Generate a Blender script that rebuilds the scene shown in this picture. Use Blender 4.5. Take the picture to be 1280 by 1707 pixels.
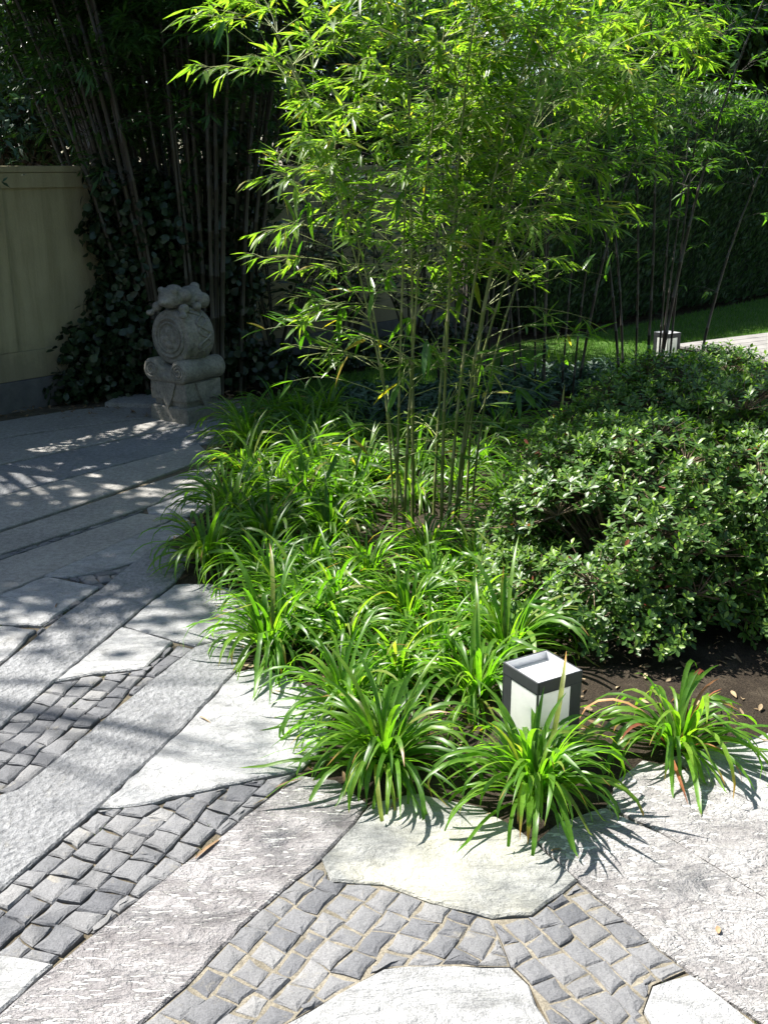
import bpy, bmesh, math, random
import numpy as np
from mathutils import Vector, Matrix, noise

for o in list(bpy.data.objects):
    bpy.data.objects.remove(o, do_unlink=True)
SC = bpy.context.scene
COL = SC.collection
R = math.radians

# ------------------------------------------------------------------ camera
cam_d = bpy.data.cameras.new('camera')
cam_d.sensor_fit = 'VERTICAL'
cam_d.sensor_height = 36.0
cam_d.lens = 38.0
cam_d.clip_start = 0.05
cam_d.clip_end = 500
cam = bpy.data.objects.new('camera', cam_d)
COL.objects.link(cam)
cam.location = (0, 0, 1.65)
cam.rotation_euler = (R(90 - 17.8), 0, 0)
SC.camera = cam

# ------------------------------------------------------------------ sky, sun, exposure
SUN_EL, SUN_AZ = 57.0, -64.0            # azimuth clockwise from +Y: the sun stands to the left, a little behind the garden
SUN = Vector((math.sin(R(SUN_AZ)) * math.cos(R(SUN_EL)), math.cos(R(SUN_AZ)) * math.cos(R(SUN_EL)), math.sin(R(SUN_EL))))
world = bpy.data.worlds.new('World')
SC.world = world
world.use_nodes = True
wn = world.node_tree
sky = wn.nodes.new('ShaderNodeTexSky')
sky.sky_type = 'NISHITA'
sky.sun_disc = False
sky.sun_elevation = R(SUN_EL)
sky.sun_rotation = R(SUN_AZ)
bg = wn.nodes['Background']
bg.inputs[1].default_value = 0.075
wn.links.new(sky.outputs[0], bg.inputs[0])
sun_d = bpy.data.lights.new('sun', 'SUN')
sun_d.energy = 5.0
sun_d.angle = R(0.53)
sun_d.color = (1.0, 0.965, 0.90)
sun = bpy.data.objects.new('sun', sun_d)
COL.objects.link(sun)
sun.location = SUN * 30
sun.rotation_euler = SUN.to_track_quat('Z', 'Y').to_euler()
SC.view_settings.view_transform = 'Standard'
SC.view_settings.look = 'None'
SC.view_settings.gamma = 1.0
SC.view_settings.exposure = 1.6
SC.render.engine = 'CYCLES'
SC.cycles.use_denoising = True
SC.cycles.max_bounces = 8
SC.cycles.transparent_max_bounces = 8
SC.cycles.diffuse_bounces = 4
SC.cycles.glossy_bounces = 3
SC.cycles.sample_clamp_indirect = 6.0

# ------------------------------------------------------------------ layout of the paving, metres on the ground (camera stands over 0,0)
SLABS = [
    ('chisel', [(-0.96, 1.489), (-0.784, 1.788), (-0.713, 1.925), (-0.559, 2.185), (-0.468, 2.327), (-0.242, 2.695), (-0.135, 2.67), (-0.046, 2.555), (-0.079, 2.463), (-0.158, 2.315), (-0.244, 2.187), (-0.328, 2.059), (-0.419, 1.873), (-0.496, 1.761), (-0.619, 1.489)]),
    ('smooth_warm', [(-0.074, 2.457), (-0.033, 2.55), (0.083, 2.603), (0.259, 2.535), (0.358, 2.417), (0.388, 2.373), (0.466, 2.224), (0.34, 2.098), (0.249, 2.088), (0.113, 2.143), (0.0, 2.21), (-0.128, 2.224), (-0.153, 2.31)]),
    ('smooth', [(-0.2, 1.761), (-0.1, 1.842), (0.0, 1.92), (0.104, 1.929), (0.272, 1.925), (0.305, 1.873), (0.333, 1.761), (0.373, 1.489), (-0.469, 1.489)]),
    ('smooth', [(0.536, 1.801), (0.57, 1.869), (0.656, 1.903), (0.692, 1.852), (0.752, 1.757), (0.847, 1.579), (0.56, 1.679)]),
    ('chisel_b', [(0.394, 2.38), (0.458, 2.46), (0.595, 2.53), (0.721, 2.406), (0.905, 2.145), (1.074, 1.891), (0.918, 1.539), (0.773, 1.757), (0.685, 1.869), (0.612, 1.987), (0.511, 2.158), (0.472, 2.226)]),
    ('chisel_b', [(0.604, 2.541), (0.659, 2.67), (0.75, 2.773), (0.89, 2.708), (1.029, 2.513), (1.239, 2.261), (1.081, 1.905), (0.908, 2.154), (0.727, 2.417)]),
    ('smooth', [(0.843, 2.793), (0.942, 2.834), (1.171, 2.933), (1.608, 3.094), (1.245, 2.276), (1.033, 2.524), (0.9, 2.714)]),
    ('smooth', [(-0.765, 2.538), (-0.622, 2.933), (-0.507, 3.342), (-0.435, 3.388), (-0.325, 3.315), (-0.157, 3.176), (-0.18, 2.869), (-0.238, 2.734), (-0.453, 2.645), (-0.67, 2.547)]),
    ('smooth', [(-1.208, 2.011), (-0.842, 1.96), (-0.721, 1.932), (-0.787, 1.798), (-0.966, 1.501)]),
    ('rough', [(-1.094, 1.772), (-1.214, 2.022), (-1.056, 2.594), (-1.015, 2.621), (-0.931, 2.841), (-0.886, 2.993), (-0.837, 3.13), (-0.785, 3.279), (-0.678, 3.554), (-0.591, 3.616), (-0.471, 3.519), (-0.516, 3.347), (-0.63, 2.944), (-0.773, 2.538), (-0.917, 2.183)]),
    ('smooth', [(-1.101, 3.288), (-0.983, 3.729), (-0.77, 3.601), (-0.825, 3.384), (-0.99, 3.342)]),
    ('smooth', [(-0.977, 3.752), (-0.931, 3.944), (-0.863, 4.162), (-0.721, 4.175), (-0.533, 4.057), (-0.475, 3.554), (-0.594, 3.632), (-0.681, 3.575), (-0.765, 3.616)]),
    ('rough', [(-1.348, 2.305), (-1.495, 2.615), (-1.325, 3.388), (-1.274, 3.643), (-1.22, 3.884), (-1.155, 4.102), (-1.101, 4.372), (-1.036, 4.659), (-0.82, 4.477), (-0.868, 4.189), (-0.94, 3.95), (-0.989, 3.752), (-1.108, 3.284), (-1.185, 2.974)]),
    ('smooth', [(-1.863, 3.524), (-1.722, 3.746), (-1.442, 3.735), (-1.297, 3.702), (-1.336, 3.422), (-1.527, 2.793)]),
    ('smooth', [(-1.724, 3.774), (-1.547, 4.044), (-1.418, 4.244), (-1.168, 4.135), (-1.237, 3.92), (-1.292, 3.746), (-1.452, 3.763)]),
    ('smooth', [(-1.421, 4.272), (-1.189, 4.717), (-0.989, 5.057), (-0.888, 4.891), (-1.025, 4.684), (-1.08, 4.454), (-1.239, 4.314), (-1.335, 4.265)]),
    ('granite', [(-2.008, 3.994), (-1.678, 4.432), (-1.209, 5.105), (-1.036, 5.057), (-1.432, 4.293), (-1.555, 4.07), (-1.854, 3.648)]),
    ('granite', [(-2.163, 4.343), (-1.803, 4.803), (-1.545, 5.194), (-1.256, 5.646), (-1.003, 6.016), (-0.963, 5.646), (-1.194, 5.264), (-1.521, 4.803), (-1.714, 4.539), (-2.041, 4.07)]),
    ('smooth', [(-1.184, 5.214), (-0.988, 5.543), (-0.89, 5.488), (-0.889, 5.174), (-0.975, 5.095), (-1.034, 5.095), (-1.163, 5.144)]),
    ('granite', [(-2.39, 4.855), (-2.002, 5.39), (-1.468, 6.069), (-1.15, 6.492), (-1.029, 6.232), (-1.197, 5.926), (-1.567, 5.275), (-1.83, 4.882), (-2.189, 4.402)]),
    ('rough', [(-2.671, 5.488), (-2.209, 6.003), (-1.568, 6.709), (-1.241, 7.044), (-0.919, 7.372), (-0.838, 6.678), (-1.146, 6.538), (-1.483, 6.136), (-2.02, 5.444), (-2.414, 4.909)]),
    ('smooth', [(-0.992, 5.99), (-0.892, 6.274), (-0.737, 6.448), (-0.673, 5.838), (-0.946, 5.646), (-0.969, 5.838)]),
    ('granite', [(-2.952, 6.122), (-2.421, 6.63), (-2.082, 6.906), (-1.601, 7.241), (-1.42, 7.372), (-0.932, 7.488), (-1.252, 7.114), (-1.582, 6.774), (-2.231, 6.069), (-2.7, 5.555)]),
    ('granite', [(-3.213, 6.709), (-2.591, 7.132), (-2.203, 7.488), (-1.746, 7.73), (-1.058, 7.815), (-0.918, 7.547), (-1.43, 7.43), (-2.101, 6.974), (-2.448, 6.709), (-2.989, 6.204)]),
]
COBBLE_ZONES = [
    ([(-1.143, 1.873), (-1.091, 1.764), (-0.915, 2.176), (-0.768, 2.53), (-0.668, 2.541), (-0.452, 2.636), (-0.244, 2.717), (-0.469, 2.332), (-0.719, 1.934), (-0.843, 1.964), (-1.212, 2.019)], 67.4, 1),
    ([(-1.35, 2.31), (-1.182, 2.967), (-1.102, 3.275), (-0.987, 3.329), (-0.82, 3.37), (-0.765, 3.595), (-0.683, 3.559), (-0.786, 3.284), (-0.838, 3.135), (-0.932, 2.844), (-1.016, 2.624), (-1.057, 2.597), (-1.217, 2.03)], 75.4, 1),
    ([(-0.153, 2.305), (-0.131, 2.219), (0.0, 2.206), (0.113, 2.139), (0.249, 2.084), (0.273, 1.932), (0.104, 1.934), (0.0, 1.927), (-0.206, 1.761), (-0.48, 1.489), (-0.608, 1.489), (-0.49, 1.761), (-0.416, 1.869), (-0.325, 2.053), (-0.241, 2.183)], 60.5, 0),
    ([(0.249, 2.084), (0.341, 2.092), (0.468, 2.219), (0.61, 1.981), (0.65, 1.921), (0.567, 1.876), (0.529, 1.798), (0.545, 1.676), (0.544, 1.489), (0.384, 1.489), (0.336, 1.761), (0.308, 1.876), (0.276, 1.932)], -59.7, 0),
    ([(-1.324, 3.791), (-1.27, 3.92), (-1.154, 4.096), (-1.223, 3.896), (-1.279, 3.659), (-1.318, 3.757)], 60.9, 1),
    ([(-1.324, 4.244), (-1.232, 4.286), (-1.07, 4.432), (-1.018, 4.651), (-1.102, 4.38), (-1.158, 4.115)], 36.5, 1),
    ([(-2.03, 4.044), (-1.704, 4.508), (-1.186, 5.224), (-1.221, 5.134), (-1.688, 4.462), (-2.016, 4.013)], 54.1, 1),
]
BED_EDGE = [(-0.882, 7.815), (-0.898, 7.372), (-1.025, 6.204), (-0.974, 5.717), (-0.905, 5.379), (-0.915, 5.057), (-1.04, 4.676), (-0.865, 4.175), (-0.723, 4.189), (-0.586, 4.089), (-0.516, 3.347), (-0.434, 3.379), (-0.325, 3.31), (-0.186, 3.176), (-0.18, 2.869), (-0.241, 2.724), (-0.046, 2.55), (0.083, 2.603), (0.259, 2.535), (0.358, 2.417), (0.389, 2.378), (0.458, 2.46), (0.599, 2.535), (0.659, 2.67), (0.75, 2.773), (0.843, 2.793), (0.942, 2.834), (1.171, 2.933), (1.608, 3.094)]


# ------------------------------------------------------------------ helpers
def tag(o, label=None, cat=None, group=None, kind=None):
    if label: o['label'] = label
    if cat: o['category'] = cat
    if group: o['group'] = group
    if kind: o['kind'] = kind
    return o

def link(o, parent=None):
    COL.objects.link(o)
    if parent is not None: o.parent = parent
    return o

def empty(name, loc=(0, 0, 0), rz=0.0):
    o = bpy.data.objects.new(name, None)
    o.empty_display_size = 0.1
    o.location = loc
    o.rotation_euler = (0, 0, rz)
    return link(o)

def mesh_obj(name, verts, faces, mat, parent=None, smooth=False, attrs=None):
    me = bpy.data.meshes.new(name)
    me.from_pydata([tuple(v) for v in verts], [], faces)
    if smooth: me.polygons.foreach_set('use_smooth', [True] * len(me.polygons))
    if attrs:
        for k, vals in attrs.items():
            a = me.attributes.new(k, 'FLOAT', 'POINT')
            a.data.foreach_set('value', np.asarray(vals, dtype=np.float32))
    me.materials.append(mat)
    me.update()
    return link(bpy.data.objects.new(name, me), parent)

def bm_obj(name, bm, mat, parent=None, smooth=False):
    me = bpy.data.meshes.new(name)
    bm.normal_update()
    bm.to_mesh(me); bm.free()
    if smooth: me.polygons.foreach_set('use_smooth', [True] * len(me.polygons))
    me.materials.append(mat)
    return link(bpy.data.objects.new(name, me), parent)

def add_box(bm, lo, hi, bevel=0.0, seg=1, mat=None):
    b2 = bmesh.new()
    bmesh.ops.create_cube(b2, size=1.0)
    s = [hi[i] - lo[i] for i in range(3)]; c = [(hi[i] + lo[i]) / 2 for i in range(3)]
    for v in b2.verts: v.co = Vector((v.co.x * s[0] + c[0], v.co.y * s[1] + c[1], v.co.z * s[2] + c[2]))
    if bevel: bmesh.ops.bevel(b2, geom=b2.edges[:], offset=bevel, segments=seg, affect='EDGES', profile=0.5)
    if mat is not None:
        for v in b2.verts: v.co = mat @ v.co
    me = bpy.data.meshes.new('t'); b2.to_mesh(me); b2.free()
    bm.from_mesh(me); bpy.data.meshes.remove(me)

def np_mesh(name, V, faces_list, mat, parent=None, attrs=None, smooth=True):
    """V (n,3); faces_list: list of (m,k) int arrays"""
    me = bpy.data.meshes.new(name)
    me.vertices.add(len(V)); me.vertices.foreach_set('co', np.asarray(V, dtype=np.float32).ravel())
    nl = sum(f.size for f in faces_list); npoly = sum(len(f) for f in faces_list)
    me.loops.add(nl); me.polygons.add(npoly)
    me.loops.foreach_set('vertex_index', np.concatenate([f.ravel() for f in faces_list]).astype(np.int32))
    tot = np.concatenate([np.full(len(f), f.shape[1]) for f in faces_list]).astype(np.int32)
    start = np.concatenate([[0], np.cumsum(tot)[:-1]]).astype(np.int32)
    me.polygons.foreach_set('loop_start', start)
    me.polygons.foreach_set('loop_total', tot)
    me.polygons.foreach_set('use_smooth', np.full(npoly, smooth))
    if attrs:
        for k, vals in attrs.items():
            a = me.attributes.new(k, 'FLOAT', 'POINT')
            a.data.foreach_set('value', np.asarray(vals, dtype=np.float32))
    me.materials.append(mat)
    me.update(calc_edges=True)
    me.validate()
    return link(bpy.data.objects.new(name, me), parent)

ROWS = {  # leaf outlines: (t along the blade, relative width)
    'tiny': [(0, 0), (.45, 1), (1, 0)],
    'lance': [(0, .06), (.22, .85), (.5, 1), (1, 0)],
    'long': [(0, .15), (.15, .8), (.4, 1), (.72, .72), (1, 0)],
    'oval': [(0, .12), (.35, .8), (.65, 1), (.9, .55), (1, 0.05)],
    'blade': [(0, .9), (1, 0)],
    'small_oval': [(0, 0), (.6, 1), (.88, .62), (1, 0)],
    'far_oval': [(0, 0), (.6, 1), (1, 0)],
}
def unit(a):
    return a / np.maximum(np.linalg.norm(a, axis=1, keepdims=True), 1e-9)

class Leaves:
    """collects many leaves and links them as one mesh"""
    def __init__(s, shape='lance', fold=.18):
        s.shape, s.fold = shape, fold
        s.P, s.D, s.N, s.L, s.W, s.B, s.T = [], [], [], [], [], [], []
    def add(s, p, d, n, L, W, bend=.1, tint=.5):
        s.P.append(tuple(p)); s.D.append(tuple(d)); s.N.append(tuple(n)); s.L.append(L); s.W.append(W); s.B.append(bend); s.T.append(tint)
    def addn(s, P, D, N, L, W, B, T):
        s.P.extend(map(tuple, P)); s.D.extend(map(tuple, D)); s.N.extend(map(tuple, N))
        s.L.extend(L); s.W.extend(W); s.B.extend(B); s.T.extend(T)
    def build(s, name, mat, parent=None):
        P, D, N = (np.array(a, dtype=np.float64).reshape(-1, 3) for a in (s.P, s.D, s.N))
        L, W, B, T = (np.array(a, dtype=np.float64)[:, None] for a in (s.L, s.W, s.B, s.T))
        D = unit(D); S = unit(np.cross(D, N)); N = np.cross(S, D)
        rows = ROWS[s.shape]; n = len(P)
        parts = []; idx = []; k = 0
        for t, w in rows:
            c = P + D * L * t - N * B * L * t * t
            if w == 0:
                parts.append(c); idx.append((k,)); k += 1
            else:
                up = N * (s.fold * W * w)
                parts += [c - S * W * w * .5 + up, c, c + S * W * w * .5 + up]; idx.append((k, k + 1, k + 2)); k += 3
        V = np.stack(parts, axis=1).reshape(-1, 3)
        tri, quad = [], []
        for a, b in zip(idx[:-1], idx[1:]):
            if len(a) == 1: tri += [(a[0], b[1], b[0]), (a[0], b[2], b[1])]
            elif len(b) == 1: tri += [(a[0], a[1], b[0]), (a[1], a[2], b[0])]
            else: quad += [(a[0], a[1], b[1], b[0]), (a[1], a[2], b[2], b[1])]
        base = (np.arange(n) * k)[:, None, None]
        fl = []
        if tri: fl.append((np.array(tri)[None] + base).reshape(-1, 3))
        if quad: fl.append((np.array(quad)[None] + base).reshape(-1, 4))
        tint = np.repeat(T[:, 0], k)
        return np_mesh(name, V, fl, mat, parent, {'tint': tint})

class Tubes:
    def __init__(s): s.V, s.F = [], []
    def add(s, pts, rad, sides=5, cap=True):
        pts = [Vector(p) for p in pts]; n0 = len(s.V)
        ref = Vector((.31, .87, .37))
        for i, p in enumerate(pts):
            d = (pts[min(i + 1, len(pts) - 1)] - pts[max(i - 1, 0)])
            d = d.normalized() if d.length > 1e-9 else Vector((0, 0, 1))
            a = d.cross(ref)
            if a.length < .05: a = d.cross(Vector((1, 0, 0)))
            a.normalize(); b = d.cross(a)
            for k in range(sides):
                t = 2 * math.pi * k / sides
                s.V.append(p + (a * math.cos(t) + b * math.sin(t)) * rad[i])
        for i in range(len(pts) - 1):
            for k in range(sides):
                k2 = (k + 1) % sides
                s.F.append((n0 + i * sides + k, n0 + i * sides + k2, n0 + (i + 1) * sides + k2, n0 + (i + 1) * sides + k))
        if cap:
            s.F.append(tuple(n0 + (len(pts) - 1) * sides + k for k in range(sides)))
            s.F.append(tuple(n0 + k for k in reversed(range(sides))))
    def build(s, name, mat, parent=None):
        return mesh_obj(name, s.V, s.F, mat, parent, smooth=True)

# ------------------------------------------------------------------ materials
def new_mat(name):
    m = bpy.data.materials.new(name); m.use_nodes = True
    nt = m.node_tree; b = nt.nodes['Principled BSDF']
    return m, nt, b

def N(nt, typ, **kw):
    n = nt.nodes.new(typ)
    for k, v in kw.items():
        if k.startswith('i_'):
            key = k[2:]
            n.inputs[int(key) if key.isdigit() else key.replace('_', ' ')].default_value = v
        else: setattr(n, k, v)
    return n

def ramp(nt, stops, fac=None, interp='LINEAR'):
    n = nt.nodes.new('ShaderNodeValToRGB'); cr = n.color_ramp; cr.interpolation = interp
    while len(cr.elements) < len(stops): cr.elements.new(0.5)
    for e, (p, c) in zip(cr.elements, stops):
        e.position = p; e.color = tuple(c) + (1,) if len(c) == 3 else c
    if fac is not None: nt.links.new(fac, n.inputs[0])
    return n

def g3(v): return (v, v, v)

def texco(nt, scale=1.0, kind='Object', loc=(0, 0, 0), rot=(0, 0, 0), vscale=None):
    c = N(nt, 'ShaderNodeNewGeometry') if kind == 'World' else N(nt, 'ShaderNodeTexCoord')
    mp = nt.nodes.new('ShaderNodeMapping')
    nt.links.new(c.outputs['Position' if kind == 'World' else kind], mp.inputs[0])
    mp.inputs['Scale'].default_value = vscale or (scale,) * 3
    mp.inputs['Rotation'].default_value = rot
    mp.inputs['Location'].default_value = loc
    return mp.outputs[0]

def noise_t(nt, vec, scale, detail=4, rough=.6, dist=0.0):
    n = N(nt, 'ShaderNodeTexNoise'); n.inputs['Scale'].default_value = scale
    n.inputs['Detail'].default_value = detail; n.inputs['Roughness'].default_value = rough
    n.inputs['Distortion'].default_value = dist
    nt.links.new(vec, n.inputs['Vector'])
    return n.outputs['Fac']

def mixc(nt, a, b, fac, blend='MIX'):
    m = N(nt, 'ShaderNodeMix', data_type='RGBA', blend_type=blend)
    for sock, val in ((m.inputs[0], fac), (m.inputs[6], a), (m.inputs[7], b)):
        if hasattr(val, 'links') or hasattr(val, 'is_linked'): nt.links.new(val, sock)
        elif isinstance(val, (int, float)): sock.default_value = val
        else: sock.default_value = tuple(val) + (1,)
    return m.outputs[2]

def math_n(nt, op, a, b=0.0, clamp=False):
    m = N(nt, 'ShaderNodeMath', operation=op, use_clamp=clamp)
    for sock, val in zip(m.inputs, (a, b)):
        if hasattr(val, 'is_linked'): nt.links.new(val, sock)
        else: sock.default_value = val
    return m.outputs[0]

def bump(nt, bsdf, height, dist, strength=1.0, chain=None):
    b = N(nt, 'ShaderNodeBump'); b.inputs['Strength'].default_value = strength; b.inputs['Distance'].default_value = dist
    nt.links.new(height, b.inputs['Height'])
    if chain is not None: nt.links.new(chain, b.inputs['Normal'])
    nt.links.new(b.outputs[0], bsdf.inputs['Normal'])
    return b.outputs[0]

def leaf_mat(name, stops, trans=.35, tboost=(1.5, 2.0, .7), rough=.38, spec=.5, source='tint', tip=False):
    m, nt, b = new_mat(name)
    if source == 'tint':
        a = N(nt, 'ShaderNodeAttribute', attribute_name='tint'); fac = a.outputs['Fac']
    else:
        oi = N(nt, 'ShaderNodeObjectInfo'); fac = oi.outputs['Random']
    r = ramp(nt, stops, fac)
    col = r.outputs[0]
    vec = texco(nt, kind='World')
    nz = noise_t(nt, vec, 55, 2)
    col = mixc(nt, col, ramp(nt, [(.3, g3(.72)), (.7, g3(1.12))], nz).outputs[0], 1.0, 'MULTIPLY')
    if tip:
        ta = N(nt, 'ShaderNodeAttribute', attribute_name='tip')
        oi2 = N(nt, 'ShaderNodeObjectInfo')
        # dry brown point of the blade, longer on some blades than on others
        r2 = math_n(nt, 'MULTIPLY', oi2.outputs['Random'], 37.13); r2 = math_n(nt, 'FRACT', r2)
        r3 = math_n(nt, 'POWER', r2, 4.0)
        st = math_n(nt, 'SUBTRACT', 0.985, math_n(nt, 'MULTIPLY', r3, .20))
        f = math_n(nt, 'MULTIPLY', math_n(nt, 'SUBTRACT', ta.outputs['Fac'], st), 9.0, True)
        col = mixc(nt, col, (.33, .17, .06), f)
    nt.links.new(col, b.inputs['Base Color'])
    b.inputs['Roughness'].default_value = rough
    b.inputs['Specular IOR Level'].default_value = spec
    tr = N(nt, 'ShaderNodeBsdfTranslucent')
    tc = mixc(nt, col, tboost, 1.0, 'MULTIPLY')
    nt.links.new(tc, tr.inputs[0])
    mx = N(nt, 'ShaderNodeMixShader'); mx.inputs[0].default_value = trans
    nt.links.new(b.outputs[0], mx.inputs[1]); nt.links.new(tr.outputs[0], mx.inputs[2])
    nt.links.new(mx.outputs[0], nt.nodes['Material Output'].inputs[0])
    return m

def stone_mat(name, base, kind):
    m, nt, b = new_mat(name)
    vec = texco(nt, kind='World')
    oi = N(nt, 'ShaderNodeObjectInfo')
    big = noise_t(nt, vec, 3.5, 5, .62)
    fine = noise_t(nt, vec, 260, 2, .7)
    med = noise_t(nt, vec, 38, 5, .7)
    col = ramp(nt, [(.25, [c * .80 for c in base]), (.55, base), (.8, [min(1, c * 1.12) for c in base])], big).outputs[0]
    col = mixc(nt, col, ramp(nt, [(.33, g3(.66)), (.5, g3(1)), (.66, g3(1.22))], fine).outputs[0], .75, 'MULTIPLY')
    tone = ramp(nt, [(0, g3(.95)), (1, g3(1.07))], oi.outputs['Random']).outputs[0]
    col = mixc(nt, col, tone, 1.0, 'MULTIPLY')
    # rusty and lichen stains
    st = noise_t(nt, vec, 9, 6, .75, 1.0)
    col = mixc(nt, col, (.30, .27, .17), math_n(nt, 'MULTIPLY', ramp(nt, [(.60, g3(0)), (.78, g3(1))], st).outputs[0], .30))
    b.inputs['Roughness'].default_value = .82
    b.inputs['Specular IOR Level'].default_value = .3
    if kind in ('smooth', 'smooth_warm'):
        h = math_n(nt, 'ADD', math_n(nt, 'MULTIPLY', med, 1.0), math_n(nt, 'MULTIPLY', fine, .35))
        rid = noise_t(nt, texco(nt, kind='World', vscale=(1, 2.2, 1), rot=(0, 0, .5)), 7, 7, .62, 1.6)
        h = math_n(nt, 'ADD', h, math_n(nt, 'MULTIPLY', rid, 3.0))
        bump(nt, b, h, .010, .9)
        vein = noise_t(nt, texco(nt, kind='World', vscale=(1, 1.8, 1), rot=(0, 0, .6)), 5, 8, .72, 1.8)
        col = mixc(nt, col, ramp(nt, [(.38, g3(.72)), (.47, g3(1)), (.62, g3(1.12))], vein).outputs[0], .8, 'MULTIPLY')
        col = mixc(nt, col, ramp(nt, [(.40, g3(.70)), (.56, g3(1.06))], med).outputs[0], .45, 'MULTIPLY')
        if kind == 'smooth_warm':
            col = mixc(nt, col, (.44, .42, .33), math_n(nt, 'MULTIPLY', ramp(nt, [(.42, g3(0)), (.62, g3(1))], big).outputs[0], .6))
    elif kind == 'rough':
        v = N(nt, 'ShaderNodeTexVoronoi', feature='F1'); v.inputs['Scale'].default_value = 52
        warp = noise_t(nt, vec, 20, 3)
        nt.links.new(texco(nt, kind='World', vscale=(1.0, .8, 1)), v.inputs['Vector'])
        pit = ramp(nt, [(.12, g3(0)), (.62, g3(1))], v.outputs['Distance']).outputs[0]
        h = math_n(nt, 'ADD', math_n(nt, 'MULTIPLY', pit, .30), math_n(nt, 'MULTIPLY', med, 1.7))
        col = mixc(nt, col, ramp(nt, [(.36, g3(.6)), (.6, g3(1.08))], med).outputs[0], .7, 'MULTIPLY')
        bump(nt, b, h, .016, .9)
    elif kind in ('chisel', 'chisel_b'):
        # rows of short tool strokes: pale bruised stone where the chisel bit
        rz = 0.05 if kind == 'chisel' else 1.0
        wv = noise_t(nt, vec, 6, 3)
        sv = texco(nt, kind='World', rot=(0, 0, rz), vscale=((1, 4.6, 1) if kind == 'chisel' else (1, 2.6, 1)))
        s1 = noise_t(nt, sv, 21 if kind == 'chisel' else 26, 3, .55, .35)
        stroke = ramp(nt, [(.555, g3(0)), (.60, g3(1))], s1).outputs[0]
        patch = ramp(nt, [(.36, g3(.1)), (.55, g3(1))], noise_t(nt, vec, 3.6, 4, .6)).outputs[0]
        stroke = math_n(nt, 'MULTIPLY', stroke, patch)
        und = noise_t(nt, texco(nt, kind='World', rot=(0, 0, rz), vscale=(.9, 1.6, 1)), 8, 6, .66, .6)
        col = mixc(nt, col, ramp(nt, [(.36, (.66, .64, .645)), (.58, g3(1.05))], und).outputs[0], 1.0, 'MULTIPLY')
        col = mixc(nt, col, (.66, .645, .61), math_n(nt, 'MULTIPLY', stroke, .85))
        h = math_n(nt, 'ADD', math_n(nt, 'MULTIPLY', und, 3.4), math_n(nt, 'MULTIPLY', stroke, -.5))
        h = math_n(nt, 'ADD', h, math_n(nt, 'MULTIPLY', med, .9))
        bump(nt, b, h, .016, 1.0)
    elif kind == 'granite':
        bump(nt, b, math_n(nt, 'ADD', med, fine), .009, 1.0)
        col = mixc(nt, col, ramp(nt, [(.36, g3(.68)), (.6, g3(1.12))], med).outputs[0], .8, 'MULTIPLY')
    elif kind == 'cobble':
        h = math_n(nt, 'ADD', math_n(nt, 'MULTIPLY', noise_t(nt, vec, 30, 5, .65), 1.4), math_n(nt, 'MULTIPLY', fine, .3))
        bump(nt, b, h, .006, .9)
        tone2 = ramp(nt, [(0, (.66, .67, .70)), (.5, g3(1.0)), (.85, (1.1, 1.09, 1.07)), (1, (1.3, 1.28, 1.22))], math_n(nt, 'FRACT', math_n(nt, 'MULTIPLY', oi.outputs['Random'], 17.7))).outputs[0]
        col = mixc(nt, col, tone2, 1.0, 'MULTIPLY')
        sand = ramp(nt, [(.60, g3(0)), (.70, g3(1))], noise_t(nt, vec, 13, 6, .7, .4)).outputs[0]
        col = mixc(nt, col, (.36, .32, .24), math_n(nt, 'MULTIPLY', sand, .35))
    nt.links.new(col, b.inputs['Base Color'])
    return m

M = {}
M['smooth'] = stone_mat('pale_granite', (.325, .325, .322), 'smooth')
M['smooth_warm'] = stone_mat('pale_quartzite', (.262, .264, .25), 'smooth_warm')
M['rough'] = stone_mat('bush_hammered_granite', (.255, .258, .264), 'rough')
M['chisel'] = stone_mat('chiselled_stone', (.25, .238, .237), 'chisel')
M['chisel_b'] = stone_mat('chiselled_stone_slanting', (.315, .304, .297), 'chisel_b')
M['granite'] = stone_mat('fine_granite', (.36, .345, .32), 'granite')
M['cobble'] = stone_mat('basalt_cobble', (.15, .15, .154), 'cobble')
M['statue'] = stone_mat('weathered_stone', (.33, .31, .265), 'granite')

def ground_mat(name, c0, c1, c2, scale, bd):
    m, nt, b = new_mat(name)
    vec = texco(nt, kind='World')
    a = noise_t(nt, vec, scale, 6, .7); c = noise_t(nt, vec, scale * 14, 4, .7)
    col = ramp(nt, [(.3, c0), (.5, c1), (.72, c2)], a).outputs[0]
    col = mixc(nt, col, ramp(nt, [(.3, g3(.55)), (.7, g3(1.3))], c).outputs[0], 1.0, 'MULTIPLY')
    nt.links.new(col, b.inputs['Base Color']); b.inputs['Roughness'].default_value = .95
    b.inputs['Specular IOR Level'].default_value = .15
    bump(nt, b, math_n(nt, 'ADD', a, math_n(nt, 'MULTIPLY', c, .6)), bd, 1.0)
    return m
M['soil'] = ground_mat('garden_soil', (.024, .018, .013), (.042, .032, .022), (.075, .06, .042), 9, .02)
M['sand'] = ground_mat('joint_sand', (.14, .125, .095), (.22, .195, .15), (.33, .295, .23), 14, .008)
M['lawn'] = ground_mat('lawn_turf', (.04, .08, .015), (.06, .12, .022), (.09, .15, .03), 4, .02)

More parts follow.
